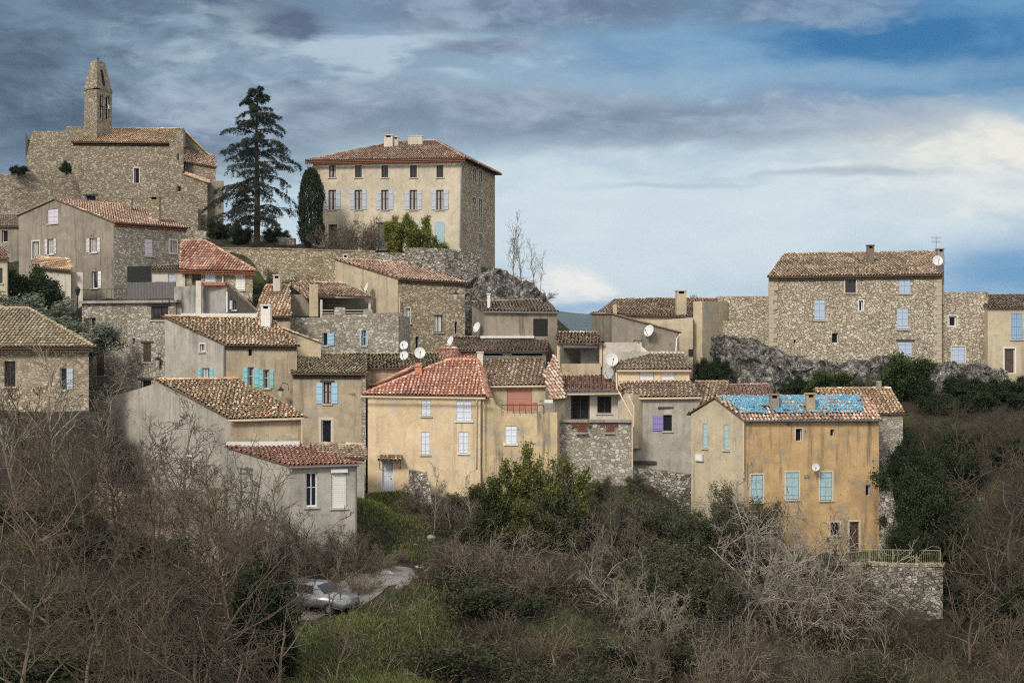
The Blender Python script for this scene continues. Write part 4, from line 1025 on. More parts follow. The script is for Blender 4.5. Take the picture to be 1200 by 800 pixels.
def gz(x, y):
    j = int(np.clip(np.searchsorted(xs, x)-1, 0, nx-2)); i = int(np.clip(np.searchsorted(ys, y)-1, 0, ny-2))
    a = (x-xs[j])/(xs[j+1]-xs[j]); b = (y-ys[i])/(ys[i+1]-ys[i])
    return float((GZ[i, j]*(1-a)+GZ[i, j+1]*a)*(1-b)+(GZ[i+1, j]*(1-a)+GZ[i+1, j+1]*a)*b)
def at(px, Y, dz=0): x = (px-CX)/F*Y; return Vector((x, Y, gz(x, Y)+dz))

# the lane in front of the small annexe, laid on the ground
pts = [(240, 60), (300, 66), (350, 70), (410, 73.5), (455, 76.5), (480, 80)]
bm = bmesh.new(); prev = None
def cr(p0, p1, p2, p3, t): return .5*((2*p1)+(-p0+p2)*t+(2*p0-5*p1+4*p2-p3)*t*t+(-p0+3*p1-3*p2+p3)*t**3)
pv = [V2(*p) for p in pts]; pv = [pv[0]*2-pv[1]]+pv+[pv[-1]*2-pv[-2]]
cen = [cr(*pv[i:i+4], t/10) for i in range(len(pv)-3) for t in range(10)]
for i, c in enumerate(cen[:-1]):
    d = (cen[i+1]-c).normalized(); n = Vector((-d.y, d.x)); row = []
    for k in range(9):
        q = c+n*(k/8-.5)*2.7*(1+.35*noise.noise(Vector((i*.3, k, 0)))); row.append(bm.verts.new((q.x, q.y, gz(q.x, q.y)+.06+.03*math.sin(k/8*math.pi))))
    if prev:
        for k in range(8): bm.faces.new((prev[k], row[k], row[k+1], prev[k+1]))
    prev = row
tag(obj('road', bm, 'road', None, True), kind='structure')

# far hills
bm = bmesh.new(); prev = None
for i in range(241):
    x = -6000+i*50; row = []
    for k, (dy, f) in enumerate(((0, 0), (300, .35), (650, .7), (1000, 1.0), (1600, .8), (2400, 0))):
        h = (92+38*noise.noise(Vector((x*.0012, 1.5, 0)))+14*noise.noise(Vector((x*.006, 4, 0)))+5*noise.noise(Vector((x*.02, 8, 0))))*f
        row.append(bm.verts.new((x, 3600+dy+80*noise.noise(Vector((x*.003, k, 0))), -14+h*1.18)))
    if prev:
        for k in range(5): bm.faces.new((prev[k], row[k], row[k+1], prev[k+1]))
    prev = row
tag(obj('hills', bm, 'forest_hill', None, True), kind='structure')

for i, h_ in enumerate(HOUSES): build_house(h_, i)

# ================================================================== WALLS AND ROCK
def free_wall(name, label, pts, base, thick, mat, capmat=None, cat='wall'):
    """pts: list of (px, Y, py_top); an irregular coped wall with real thickness"""
    p0 = P(pts[0][0], base, pts[0][1]); root = empty(name, p0, label, cat)
    bm = bmesh.new(); cap = bmesh.new()
    for (x0, Y0, t0), (x1, Y1, t1) in zip(pts, pts[1:]):
        a, b = V2(x0, Y0), V2(x1, Y1); fr = Fr(a, b); n = max(2, int(fr.L/.9)); zb = min(ZP(base, Y0), ZP(base, Y1))-1
        za, zc = ZP(t0, Y0), ZP(t1, Y1)
        for i in range(n):
            u0, u1 = i/n, (i+1)/n; j = lambda u: .05*noise.noise(Vector((a.x+u*fr.L, Y0, 2)))
            s0, s1 = fr.L*u0, fr.L*u1; h0, h1 = za+(zc-za)*u0+j(u0*3), za+(zc-za)*u1+j(u1*3)
            p = fr.p; box8(bm, [p(s0, zb), p(s1, zb), p(s1, zb, -thick), p(s0, zb, -thick), p(s0, h0), p(s1, h1), p(s1, h1, -thick), p(s0, h0, -thick)])
            if capmat:
                g = .02; z_ = max(h0, h1)+.004
                jz = rnd.uniform(0, .05); box8(cap, [p(s0+g, z_, .06), p(s1-g, z_, .06), p(s1-g, z_, -thick-.05), p(s0+g, z_, -thick-.05)]+[p(s0+g, z_+.12+jz, .06), p(s1-g, z_+.12+jz, .06), p(s1-g, z_+.12+jz, -thick-.05), p(s0+g, z_+.12+jz, -thick-.05)])
    bmesh.ops.remove_doubles(bm, verts=bm.verts, dist=.001)
    obj('masonry', bm, mat, root)
    if capmat: obj('coping', cap, capmat, root)
    else: cap.free()
    return root
free_wall('retaining_wall', 'long rubble garden wall below the cedar and the mansion bushes', [(256, 126, 291.5), (330, 125.3, 292.5), (440, 124.8, 296)], 350, .5, 'stone_tan', 'stone_plastered')
free_wall('retaining_wall', 'grey dry stone wall with raised corner directly below the mansion', [(439, 124, 296), (474, 123.8, 296), (475, 123.8, 290), (522, 124, 291), (564, 127, 298.5)], 350, .6, 'stone_dry')
free_wall('retaining_wall', 'short stone wall under the dark hedge left of the cedar trunk', [(228, 132, 270), (262, 131, 272), (345, 130, 279)], 300, .5, 'stone_grey')
free_wall('rampart', 'high rubble rampart below the church at the left edge', [(-60, 133.5, 203), (20, 134, 204), (60, 134.5, 201), (86, 135, 199), (100, 135.5, 240), (232, 134.5, 244)], 300, 1.0, 'stone_church')
free_wall('terrace_wall', 'rubble terrace wall under the olive-green railing at lower right', [(970, 85, 664), (1040, 84, 663.5), (1105, 84.2, 664), (1109, 88, 664)], 735, .6, 'stone_dry', 'stone_plastered')
free_wall('garden_wall', 'broken rubble garden wall beside the yellow house steps', [(479, 90.5, 550), (492, 90.3, 553), (500, 89, 600), (506, 88, 640)], 690, .5, 'stone_dry')
free_wall('garden_wall', 'pale rubble footing under the grey house with the purple shutter', [(742, 92.6, 549), (775, 92.5, 551), (812, 92.6, 556)], 600, .6, 'stone_dry')
free_wall('garden_wall', 'rough stone buttress wall along the right side of the ochre house', [(1030, 88.4, 560), (1038, 87.6, 600), (1046, 86.8, 640)], 680, .8, 'stone_dry')
free_wall('side_wall', 'grey sloping yard wall left of the long tan roof house', [(108, 92.5, 471), (165, 89.6, 455), (187.5, 88.3, 447.5)], 640, .4, 'plaster_cool')
free_wall('ruin_wall', 'stub of a ruined stone wall standing in the right thicket', [(1140, 92, 596), (1150, 92, 583), (1172, 91.5, 588)], 680, .7, 'stone_grey')
free_wall('garden_wall', 'low rubble wall above the lane behind the bare foreground trees', [(110, 79, 566), (190, 77.5, 574), (262, 76.5, 572)], 690, .5, 'stone_plastered')

def rock(name, label, cols, seed, amp=.9):
    """cols: list of (px, Y, py_top, py_bottom, bulge towards the viewer); a craggy face with a rounded crown sunk into the hill"""
    bm = bmesh.new(); prev = None; M = 44; sub = 15; rows = []
    for i in range(len(cols)-1):
        for k in range(sub if i < len(cols)-2 else sub+1):
            t = k/sub; rows.append([a+(b-a)*t for a, b in zip(cols[i], cols[i+1])])
    for px, Y, yt, yb, bul in rows:
        r_ = []; zt, zb = ZP(yt, Y), ZP(yb, Y)-1.5; x = (px-CX)/F*Y
        for j in range(M):
            v = j/(M-1)
            if v < .3: u = v/.3; q = Vector((x, Y+6*(1-u), zt-1.2*(1-u)**2))
            else: u = (v-.3)/.7; q = Vector((x, Y-bul*math.sin(u*math.pi*.5)**.8, zt+(zb-zt)*u))
            d = noise.noise_vector(q*.28+Vector((seed, 0, 0)))*1.3+noise.noise_vector(q*.8+Vector((seed, 5, 0)))*.75+noise.noise_vector(q*2.2+Vector((0, seed, 0)))*.32
            lay = noise.noise(Vector((q.x*.15, q.y*.15, q.z*1.7+seed)))*.5
            rg_ = 1-abs(noise.noise(q*.55+Vector((seed, 9, 2))))*2.6; rg2_ = 1-abs(noise.noise(q*1.6+Vector((2, seed, 7))))*2.6; q = q+d*amp*.75+Vector((0, -lay*amp*1.3-rg_*.55*amp-rg2_*.28*amp, rg_*.3*amp)); r_.append(bm.verts.new(q))
        if prev:
            for j in range(M-1): bm.faces.new((prev[j], prev[j+1], r_[j+1], r_[j]))
        prev = r_
    bmesh.ops.recalc_face_normals(bm, faces=bm.faces)
    o = obj(name, bm, 'rock'); tag(o, label, 'rock', kind='structure'); return o
rock('rock_outcrop', None, [(536, 119, 331, 420, 2), (556, 119.5, 322, 420, 3.5), (580, 119.5, 318, 420, 4.5), (610, 119.5, 329, 420, 4.5), (638, 119.5, 348, 430, 3), (654, 120, 385, 440, 2)], 3.3)
rock('rock_cliff', None, [(812, 108.4, 404, 480, 1.5), (835, 108.4, 396, 480, 2.2), (880, 108, 398, 480, 3), (920, 107.6, 418, 490, 3.2), (960, 107.6, 420, 490, 3.4), (1000, 107.8, 424, 490, 3.2), (1050, 108.2, 426, 490, 2.6), (1110, 108, 429, 490, 2.4), (1150, 107.5, 434, 490, 1.4), (1175, 107.2, 442, 490, 1.0)], 8.1, .8)

# ================================================================== SMALL THINGS
def dish(px, py, Y, rad, label, yaw=0, mat='dish_white', tilt=20):
    p = P(px, py, Y); root = empty('satellite_dish', p, label, 'satellite dish', 'satellite dishes on the walls and roofs')
    M = Matrix.Rotation(R(yaw), 4, 'Z') @ Matrix.Rotation(R(-tilt), 4, 'X')
    bm = bmesh.new(); n = 20; rings = []
    for k in range(5):
        r = rad*k/4; rings.append([M @ Vector((r*math.cos(2*math.pi*i/n), (k/4)**2*-rad*.22+.12, r*1.08*math.sin(2*math.pi*i/n))) for i in range(n)])
    for th_ in (0, .02):
        vr = [[bm.verts.new(q+M.to_3x3() @ Vector((0, th_, 0))) for q in rg] for rg in rings[1:]]; c = bm.verts.new(M @ Vector((0, .12+th_, 0)))
        for i in range(n):
            j = (i+1) % n; f = [c, vr[0][i], vr[0][j]]; bm.faces.new(f if th_ == 0 else f[::-1])
            for q, w in zip(vr, vr[1:]): f = [q[i], w[i], w[j], q[j]]; bm.faces.new(f if th_ == 0 else f[::-1])
    obj('reflector', bm, mat, root, True, False)
    bm = bmesh.new(); tube(bm, [M @ Vector((0, .1, -rad*.95)), M @ Vector((0, -rad*.95, -rad*.35))], .02, 5)
    tube(bm, [M @ Vector((0, -rad*.9, -rad*.38)), M @ Vector((0, -rad*1.1, -rad*.22))], .045, 6); obj('receiver_arm', bm, 'zinc', root, False, False)
    bm = bmesh.new(); tube(bm, [M @ Vector((0, .13, 0)), Vector((0, .3, -.05)), Vector((0, .3, -rad-.35))], .03, 6); obj('mount', bm, 'zinc', root, False, False)
dish(429, 336, 113.2, .42, 'narrow white dish on the tall plain gable wall below the mansion', -65)
dish(473, 404, 94.6, .30, 'small white dish above another left of the red chimney stub', -10)
dish(473, 416, 94.2, .30, 'small white dish under its twin left of the red chimney stub', -12)
dish(492, 413, 94.4, .38, 'larger white dish right of the stacked pair above the red chimney stub', 8)
dish(527, 399, 99.0, .36, 'tilted white dish at the corner of the low grey roof', -55)
dish(558, 383, 103.2, .38, 'tilted white dish beside the grey house with the white chimney', -50)
dish(760, 387, 101.8, .42, 'white dish on the sloping roof edge above the white framed window', -40)
dish(717, 421, 97.8, .46, 'big pale dish on the white wall beside the open loggia', 10, 'dish_white')
dish(713, 437, 97.2, .40, 'grey-green dish directly below the big pale dish', -35, 'dish_grey')
dish(956, 547, 88.2, .24, 'small round white dish on the ochre facade', -10, tilt=10)
dish(1099, 305, 108.2, .40, 'pale dish on the right chimney of the big stone house', -5)

def lantern(px, py, Y, label, wall_dx=0, s=1.0, group='wall lanterns on the houses'):
    p = P(px, py, Y); root = empty('wall_lantern', p, label, 'street lamp', group)
    bm = bmesh.new(); lathe(bm, (0, 0, 0), [(.0, .34*s), (.05*s, .33*s), (.07*s, .26*s), (.24*s, .14*s), (.25*s, .1*s)], 6); obj('lamp_cap', bm, 'black_iron', root, False, False)
    bm = bmesh.new(); lathe(bm, (0, 0, 0), [(.2*s, .1*s), (.11*s, -.32*s), (.1*s, -.36*s), (0, -.38*s)], 6); obj('lamp_glass', bm, 'lamp_glass', root, False, False)
    bm = bmesh.new(); dx = wall_dx
    tube(bm, [(0, 0, .34*s), (dx*.3, .05, .62*s), (dx, .5, .5*s), (dx, .75, .1*s)], .025, 5); obj('bracket', bm, 'black_iron', root, False, False)
lantern(185, 423, 100.2, 'black lantern on the stone terrace house wall', .25)
lantern(329, 459, 92.0, 'black lantern at the corner right of the teal shutters', .4)
lantern(534, 346, 113.2, 'black lantern on the stone front below the mansion wall', -.5)
lantern(489, 316, 121.5, 'small dark lantern at the foot of the dry stone wall', .3)
p = P(91, 392, 99.2); root = empty('street_lamp', p, 'black lamp post with lantern head beside the olive tree', 'street lamp')
bm = bmesh.new(); h = ZP(346, 99.2)-p.z; lathe(bm, (0, 0, 0), [(.12, -1), (.1, .5), (.05, .7), (.04, h), (0, h+.01)], 8); obj('pole', bm, 'black_iron', root, False, False)
bm = bmesh.new(); lathe(bm, (0, 0, h), [(.1, 0), (.2, .4), (.24, .42), (.06, .62), (0, .7)], 6); obj('lamp_head', bm, 'black_iron', root, False, False)

def antenna(px, py, Y, hpx, label, n=6, w=.5):
    p = P(px, py+hpx, Y); root = empty('tv_antenna', p, label, 'antenna', 'TV antennas on the chimneys'); h = hpx/F*Y
    bm = bmesh.new(); tube(bm, [(0, 0, -.4), (0, 0, h)], .022, 5); obj('mast', bm, 'zinc', root, False, False)
    bm = bmesh.new()
    for zz in (h-.1, h*.62): 
        tube(bm, [(-w, 0, zz), (w, 0, zz)], .016, 4)
        for i in range(n): x = -w+2*w*i/(n-1); tube(bm, [(x, -.2, zz-.12), (x, .2, zz+.12)], .012, 4)
    obj('aerial', bm, 'zinc', root, False, False)
antenna(456, 149, 136.4, 12, 'TV antenna on the left chimney of the mansion')
antenna(1097, 277, 109.2, 17, 'TV antenna on the right chimney of the big stone house', 5, .35)
antenna(813, 345, 108.5, 8, 'thin TV antenna right of the stout pale chimney', 4, .25)

# tarpaulin laid over the tiles, in ragged torn strips
b = OCH.blocks[0]; Lq, Kq, Rq, Bq = b['v']; zK, zR = b['z'][1], b['z'][2]
g1 = Lq+(Kq-Lq)*.5; s_ = on_wall(Lq, Kq, 839); g1 = Lq+(Kq-Lq)*(s_/(Kq-Lq).length); zg = ZP(467, g1.y); g2 = Bq+(Rq-Bq)*(s_/(Kq-Lq).length)
e0, e1, t1, t0 = Vector((Kq.x, Kq.y, zK)), Vector((Rq.x, Rq.y, zR)), Vector((g2.x, g2.y, zg)), Vector((g1.x, g1.y, zg))
nrm = (e1-e0).cross(t0-e0).normalized(); bm = bmesh.new(); NU, NV = 150, 30; grid = {}
for i in range(NU+1):
    for j in range(NV+1):
        u, v = i/NU, j/NV; q = (e0*(1-u)+e1*u)*(1-v)+(t0*(1-u)+t1*u)*v
        hgt = .25+.09*noise.noise(Vector((u*48, v*5, 0)))+.10*noise.noise(Vector((u*14+v*4, v*5, 4)))+.04*noise.noise(Vector((u*90, v*18, 7)))
        grid[i, j] = q+nrm*hgt
keep = {}
for i in range(NU):
    for j in range(NV):
        u, v = (i+.5)/NU, (j+.5)/NV
        edge = .12+.06*noise.noise(Vector((u*14, 0, 9)))
        f = noise.noise(Vector((u*22+v*6, v*6, 2.2)))+.75*noise.noise(Vector((u*70+v*14, v*18, 5)))
        right = .955-.05*noise.noise(Vector((v*5, 1, 1)))+(v-1)*.06
        chim = any(abs((ZP(0, 1) and (u-c))) < .022 and v < .5 for c in (.235, .50))
        if u > .015+.02*(1-v) and u < right and v > edge+.05 and not chim and (f < .62+.8*(v-.5) or v > .84): keep[i, j] = 1
vm = {}
def tv(i, j, dz):
    k = (i, j, dz)
    if k not in vm: vm[k] = bm.verts.new(grid[i, j]-nrm*dz)
    return vm[k]
for (i, j) in keep:
    bm.faces.new((tv(i, j, 0), tv(i+1, j, 0), tv(i+1, j+1, 0), tv(i, j+1, 0)))
o = obj('tarpaulin', bm, 'tarp_blue', None, True); so = o.modifiers.new('thickness', 'SOLIDIFY'); so.thickness = .012
tag(o, 'torn bright blue tarpaulin lying on the ochre house roof', 'tarpaulin')

# iron railing on the lower right terrace
root = empty('railing', P(995, 664, 84.5), 'dull olive-green iron railing along the top of the lower right terrace', 'railing')
fr = Fr(V2(992, 85), V2(1103, 84.4)); z0, z1 = ZP(662.5, 84.6), ZP(645, 84.6)
bm = bmesh.new(); n = 46
for i in range(n+1): t = fr.L*i/n; tube(bm, [fr.p(t, z0, -.3), fr.p(t, z1, -.3)], .012, 4)
obj('baluster', bm, 'green_iron', root)['kind'] = 'stuff'
bm = bmesh.new()
for zz in (z0+.08, z1): tube(bm, [fr.p(0, zz, -.3), fr.p(fr.L, zz, -.3)], .024, 5)
obj('rail', bm, 'green_iron', root)
for i in range(5):
    bm = bmesh.new(); t = fr.L*i/4; tube(bm, [fr.p(t, z0-.2, -.3), fr.p(t, z1+.05, -.3)], .035, 6); obj('post', bm, 'green_iron', root)
# wire fence in the brush
root = empty('wire_fence', at(745, 76), 'rusty wire mesh fence in the brush below the balcony house', 'fence')
bm = bmesh.new(); fr = Fr(V2(735, 77), V2(855, 75.5)); base = min(at(735, 77).z, at(855, 75.5).z)
for i in range(40): t = fr.L*i/39; tube(bm, [fr.p(t, base, 0), fr.p(t, base+1.5, 0)], .008, 3, cap=False)
for k in range(8): tube(bm, [fr.p(0, base+.1+k*.2, 0), fr.p(fr.L, base+.1+k*.2, 0)], .008, 3, cap=False)
obj('wire_mesh', bm, 'zinc', root)
for i in range(4): bm = bmesh.new(); t = fr.L*i/3; tube(bm, [fr.p(t, base-.4, .03), fr.p(t, base+1.6, .03)], .04, 5); obj('post', bm, 'zinc', root)

# screens on the roof terrace
def screen(label, x0, x1, y0, y1, Y0, Y1, mat, slats):
    root = empty('terrace_screen', P(x0, y1, Y0), label, 'screen'); fr = Fr(V2(x0, Y0), V2(x1, Y1)); za, zb = ZP(y1, (Y0+Y1)/2), ZP(y0, (Y0+Y1)/2)
    bm = bmesh.new()
    if slats:
        n = int(fr.L/.12)
        for i in range(n): fr.box(bm, fr.L*i/n, fr.L*(i+.86)/n, za, zb+rnd.uniform(-.03, .03), -.03, rnd.uniform(-.005, .012))
    else:
        fr.box(bm, 0.02, fr.L-.02, za, zb, -.02, 0)
    obj('panel', bm, mat, root)
    for t in (0, fr.L*.5, fr.L):
        bm = bmesh.new(); tube(bm, [fr.p(t, za-.05, -.07), fr.p(t, zb, -.07)], .035, 5); obj('post', bm, 'dark_wood', root)
screen('grey weathered slat screen along the front edge of the roof terrace', 147, 205, 330.5, 350, 101.2, 100.2, 'grey_screen', True)
screen('dark green mesh screen standing behind the grey slat screen', 149, 176.5, 312, 331, 103.5, 103, 'mesh_screen', False)

# chairs on the yellow terrace
for i, (px, lab) in enumerate(((598, 'red chair at the left on the yellow terrace'), (612, 'middle red chair on the yellow terrace'), (626, 'right-hand red chair next to the terrace pillar'))):
    y = 92.6; p = P(px, 483, y); root = empty('terrace_chair', p, lab, 'chair', 'red chairs on the yellow terrace')
    z = -.25
    bm = bmesh.new(); abox(bm, -.22, .22, -.22, .22, z+.4, z+.44); obj('seat', bm, 'chair_red', root, False, False)
    bm = bmesh.new()
    for k in range(5): abox(bm, -.22+.09*k, -.16+.09*k, -.24, -.21, z+.46, z+.9)
    abox(bm, -.24, .24, -.25, -.2, z+.86, z+.93); obj('backrest', bm, 'chair_red', root, False, False)
    for sx in (-.2, .2):
        for sy in (-.2, .2): bm = bmesh.new(); tube(bm, [(sx, sy, z), (sx, sy, z+.42)], .018, 4); obj('leg', bm, 'chair_red', root, False, False)

# the parked grey car
c = at(372, 71.5, .06); root = empty('parked_car', c, 'grey station wagon half hidden by bare branches on the lane', 'car'); root.rotation_euler.z = R(-28)
prof = [(-2.1, .35), (-2.15, .75), (-2.05, .95), (-1.95, 1.0), (-1.6, 1.48), (.35, 1.52), (1.05, 1.02), (1.95, .88), (2.12, .7), (2.12, .35)]
bm = bmesh.new()
def ring(hw, tp): return [bm.verts.new((x, sgn*(hw-(max(0, z-.95)*.28)), z)) for sgn in (tp,) for x, z in prof]
a, b_ = ring(.86, -1), ring(.86, 1); n = len(a)
bm.faces.new(a); bm.faces.new(b_[::-1])
for i in range(n): bm.faces.new((a[i], b_[i], b_[(i+1) % n], a[(i+1) % n]))
bmesh.ops.recalc_face_normals(bm, faces=bm.faces); bmesh.ops.bevel(bm, geom=bm.edges[:], offset=.05, segments=2, affect='EDGES')
obj('body', bm, 'car_grey', root, True, False)
def carq(nm, qs, mat='car_glass'):
    bm = bmesh.new(); cen = sum((Vector(q) for q in qs), Vector())/len(qs); nn = (Vector(qs[1])-Vector(qs[0])).cross(Vector(qs[2])-Vector(qs[0])).normalized()
    if nn.dot(cen-Vector((0, 0, .9))) < 0: nn = -nn
    f0 = [bm.verts.new(Vector(q)+nn*.012) for q in qs]; f1 = [bm.verts.new(Vector(q)-nn*.03) for q in qs]; bm.faces.new(f0); m_ = len(qs)
    for i in range(m_): bm.faces.new((f0[i], f1[i], f1[(i+1) % m_], f0[(i+1) % m_]))
    obj(nm, bm, mat, root, False, False)
carq('windscreen', [(.45, -.66, 1.46), (.45, .66, 1.46), (1.0, .76, 1.06), (1.0, -.76, 1.06)]); carq('rear_window', [(-1.66, -.66, 1.42), (-1.66, .66, 1.42), (-1.92, .76, 1.06), (-1.92, -.76, 1.06)])
for sg in (-1, 1):
    for x0, x1, x2, x3 in ((-1.75, -.75, -.75, -1.5), (-.68, .3, .3, -.68)): carq('side_window', [(x0, sg*.835, 1.04), (x1, sg*.835, 1.04), (x2, sg*.725, 1.43), (x3, sg*.725, 1.43)])
    carq('headlight', [(2.04, sg*.45, .68), (2.04, sg*.78, .68), (2.0, sg*.78, .84), (2.0, sg*.45, .84)], 'lamp_glass')
    for x in (-1.35, 1.35):
        bm = bmesh.new(); M = Matrix.Translation((x, sg*.78, .32)) @ Matrix.Rotation(R(90), 4, 'X')
        bmesh.ops.create_cone(bm, cap_ends=True, segments=18, radius1=.32, radius2=.32, depth=.2, matrix=M); w_ = obj('wheel', bm, 'rubber', root, False, False)
        bm = bmesh.new(); bmesh.ops.create_cone(bm, cap_ends=True, segments=14, radius1=.19, radius2=.17, depth=.215, matrix=M); obj('rim', bm, 'zinc', w_, False, False)
# pale stones on the bank
for i, (px, Y, sz) in enumerate(((452, 77, .36), (467, 74.5, .2), (497, 73.5, .2), (505, 76, .18), (515, 79, .24), (520, 73, .15), (540, 72, .16), (490, 81, .22), (505, 84, .28), (508, 82, .22))):
    bm = bmesh.new(); bmesh.ops.create_icosphere(bm, subdivisions=2, radius=sz)
    for v in bm.verts: v.co = Vector((v.co.x*1.25, v.co.y, v.co.z*.75))*(1+.75*noise.noise(v.co*2.2+Vector((i*3, 0, 0))))
    o = obj('stone', bm, 'sill_stone' if i == 0 else 'cement'); o.location = at(px, Y, sz*.2); o.rotation_euler.z = i
    tag(o, 'largest white boulder on the grass bank right of the lane' if i == 0 else 'small pale limestone rock lying on the bank in the brush', 'rock', 'pale stones on the grassy bank')

# ================================================================== VEGETATION
def tubes_mesh(name, polys, mat):
    V, Q, T = [], [], []
    for pts, rad, n, col in polys:
        d = (pts[-1]-pts[0]).normalized(); a = d.orthogonal().normalized(); b = d.cross(a); k0 = len(V)
        cs = [(a*math.cos(2*math.pi*i/n)+b*math.sin(2*math.pi*i/n)) for i in range(n)]
        for p, r in zip(pts, rad):
            for c in cs: V.append((p.x+c.x*r, p.y+c.y*r, p.z+c.z*r)); T.append(col)
        for j in range(len(pts)-1):
            for i in range(n):
                q = k0+j*n; i2 = (i+1) % n; Q.append((q+i, q+i2, q+n+i2, q+n+i))
    return np_mesh(name, V, Q, mat, np.array(T))
def rv(r): return Vector((r.gauss(0, 1), r.gauss(0, 1), r.gauss(0, 1)))
def grow(seed, H, stems=1, lean=.15, kids=(9, 7, 6, 3), ratio=(.62, .6, .55, .5), ang=(35, 70), wig=.16, up=.06, r0=.13, col=(.20, .165, .125), rmin=.011, first=.3, droop=0.0):
    r = random.Random(seed); out = []
    def br(p, d, L, rad, lev):
        n = (7, 6, 5, 4, 3)[min(lev, 4)]; pts = [p]; ds = []
        for i in range(n):
            d = (d+rv(r)*wig*(.6+.25*lev)+Vector((0, 0, up-droop*i/n))).normalized(); p = p+d*(L/n); pts.append(p); ds.append(d)
        r1 = max(rmin*.8, rad*.3); rr = [max(rmin, rad+(r1-rad)*i/n) for i in range(n+1)]
        k = r.uniform(.72, 1.28)*(1.15, 1.2, 1.05, .8, .7)[min(lev, 4)]; out.append((pts, rr, 6 if lev == 0 else (4 if lev == 1 else 3), tuple(c*k for c in col), lev))
        if lev < len(kids):
            m = max(1, int(kids[lev]*r.uniform(.75, 1.25)))
            for c in range(m):
                t = first+(1-first)*(c+r.random())/m if lev == 0 else r.uniform(.15, 1)
                i = min(n-1, int(t*n)); q = pts[i]+(pts[i+1]-pts[i])*(t*n-i); dd = ds[i]
                perp = dd.cross(rv(r)).normalized(); A = R(r.uniform(*ang)); nd = dd*math.cos(A)+perp*math.sin(A)
                br(q, nd, L*ratio[lev]*r.uniform(.6, 1.15)*(1.15-.5*t if lev == 0 else 1), rr[i]*.61, lev+1)
    for s_ in range(stems):
        a = r.uniform(0, 2*math.pi); l = lean*(r.uniform(.4, 1.3) if stems > 1 else r.uniform(0, 1)); d = Vector((math.cos(a)*l, math.sin(a)*l, 1)).normalized()
        br(Vector((math.cos(a), math.sin(a), 0))*(.05*H*(stems > 1)*r.random())-Vector((0, 0, .4)), d, H*(.8 if stems == 1 else r.uniform(.55, .85)), r0*(1 if stems == 1 else r.uniform(.35, .7)), 0)
    return out
def height_of(polys): return max(p.z for pl in polys for p in pl[0])
PROTO = {}
def make_bare(key, polys, trunk_lev=0, nm='bare_tree', crown='branches'):
    PROTO[key] = (nm, [('trunk', tubes_mesh('trunk', [q[:4] for q in polys if q[4] <= trunk_lev], 'twig')), (crown, tubes_mesh(crown, [q[:4] for q in polys if q[4] > trunk_lev], 'twig'))], height_of(polys))
def leaves(pts, r, n, size, cols, spread, flat=.5, vert=0.0, asp=.45):
    """leaf blades scattered round the given points; returns V,Q,T"""
    V, Q, T = [], [], []
    for p in pts:
        cc = r.choice(cols); kk = r.uniform(.75, 1.25)
        for i in range(n):
            q = p+rv(r)*spread; a = rv(r); a.z = a.z*(1-flat)+vert*r.uniform(.5, 2); a.normalize(); b = a.cross(rv(r)).normalized()
            s = size*r.uniform(.6, 1.3); k = len(V); w = s*asp
            for c in (q-a*s*.5, q+b*w*.5, q+a*s*.5, q-b*w*.5): V.append((c.x, c.y, c.z))
            f = kk*r.uniform(.7, 1.35); c3 = tuple(x*f for x in cc); T += [c3]*4; Q.append((k, k+1, k+2, k+3))
    return V, Q, T
def make_leafy(key, polys, levs, n, size, cols, spread, seed=1, nm='evergreen_bush', keep=1.0, **kw):
    r = random.Random(seed); pts = []
    for q in polys:
        if q[4] in levs and r.random() < keep:
            pts += [a+(b-a)*r.random() for a, b in zip(q[0], q[0][1:])]
    V, Q, T = leaves(pts, r, n, size, cols, spread, **kw)
    H = max(v[2] for v in V)
    PROTO[key] = (nm, [('trunk', tubes_mesh('trunk', [q[:4] for q in polys if q[4] <= 2], 'twig')), ('foliage', np_mesh('foliage', V, Q, 'leaf', np.array(T)))], H)

BR = (.135, .108, .082)
for i in range(4): make_bare('tree%d' % i, grow(20+i, 9, 1+(i == 3)*2, .22, (9, 6, 5, 2), col=BR, r0=.17, up=.07, first=.18, rmin=.0145))
for i in range(2): make_bare('red%d' % i, grow(30+i, 8, 3, .3, (7, 5, 5, 2), col=(.115, .085, .07), r0=.14, up=.05, first=.15, rmin=.0135))
for i in range(2): make_bare('slim%d' % i, grow(40+i, 8, 1, .12, (11, 5, 4), (.36, .5, .5), ang=(25, 55), col=(.23, .20, .165), r0=.085, up=.05, first=.3))
for i in range(3): make_bare('shrub%d' % i, grow(50+i, 4.2, 17, .95, (8, 6, 5), (.5, .55, .5), ang=(20, 60), col=((.23, .195, .16), (.185, .155, .125), (.155, .138, .11))[i], r0=.06, up=.0, first=.2, wig=.2), nm='bare_shrub')
for i in range(2): make_bare('pale%d' % i, grow(60+i, 6, 9, .75, (8, 7, 5), (.5, .55, .5), ang=(20, 65), col=(.30, .272, .235), r0=.10, up=-.01, first=.15, wig=.22, droop=.12), nm='bare_shrub')
for i in range(2): make_bare('twiggy%d' % i, grow(66+i, 2.4, 26, .55, (5, 4), (.45, .5), ang=(15, 50), col=((.15, .115, .092), (.17, .14, .09))[i], r0=.03, up=.02, first=.2, wig=.2, rmin=.009), nm='bare_shrub')
BUSH = lambda s, H=4.0, st=10, lean=.6: grow(s, H, st, lean, (8, 6, 4), (.5, .5, .5), ang=(25, 70), r0=.08, up=.03, first=.25, col=(.10, .08, .06))
make_leafy('laurel', BUSH(70), (1, 2, 3), 5, .15, [(.135, .145, .03), (.18, .175, .038), (.075, .092, .025), (.22, .20, .05), (.05, .066, .02)], .12, asp=.45)
make_leafy('laurel2', BUSH(71, 4, 8, .4), (1, 2, 3), 5, .15, [(.05, .068, .02), (.085, .095, .022), (.12, .115, .03), (.035, .048, .016)], .12, asp=.45)
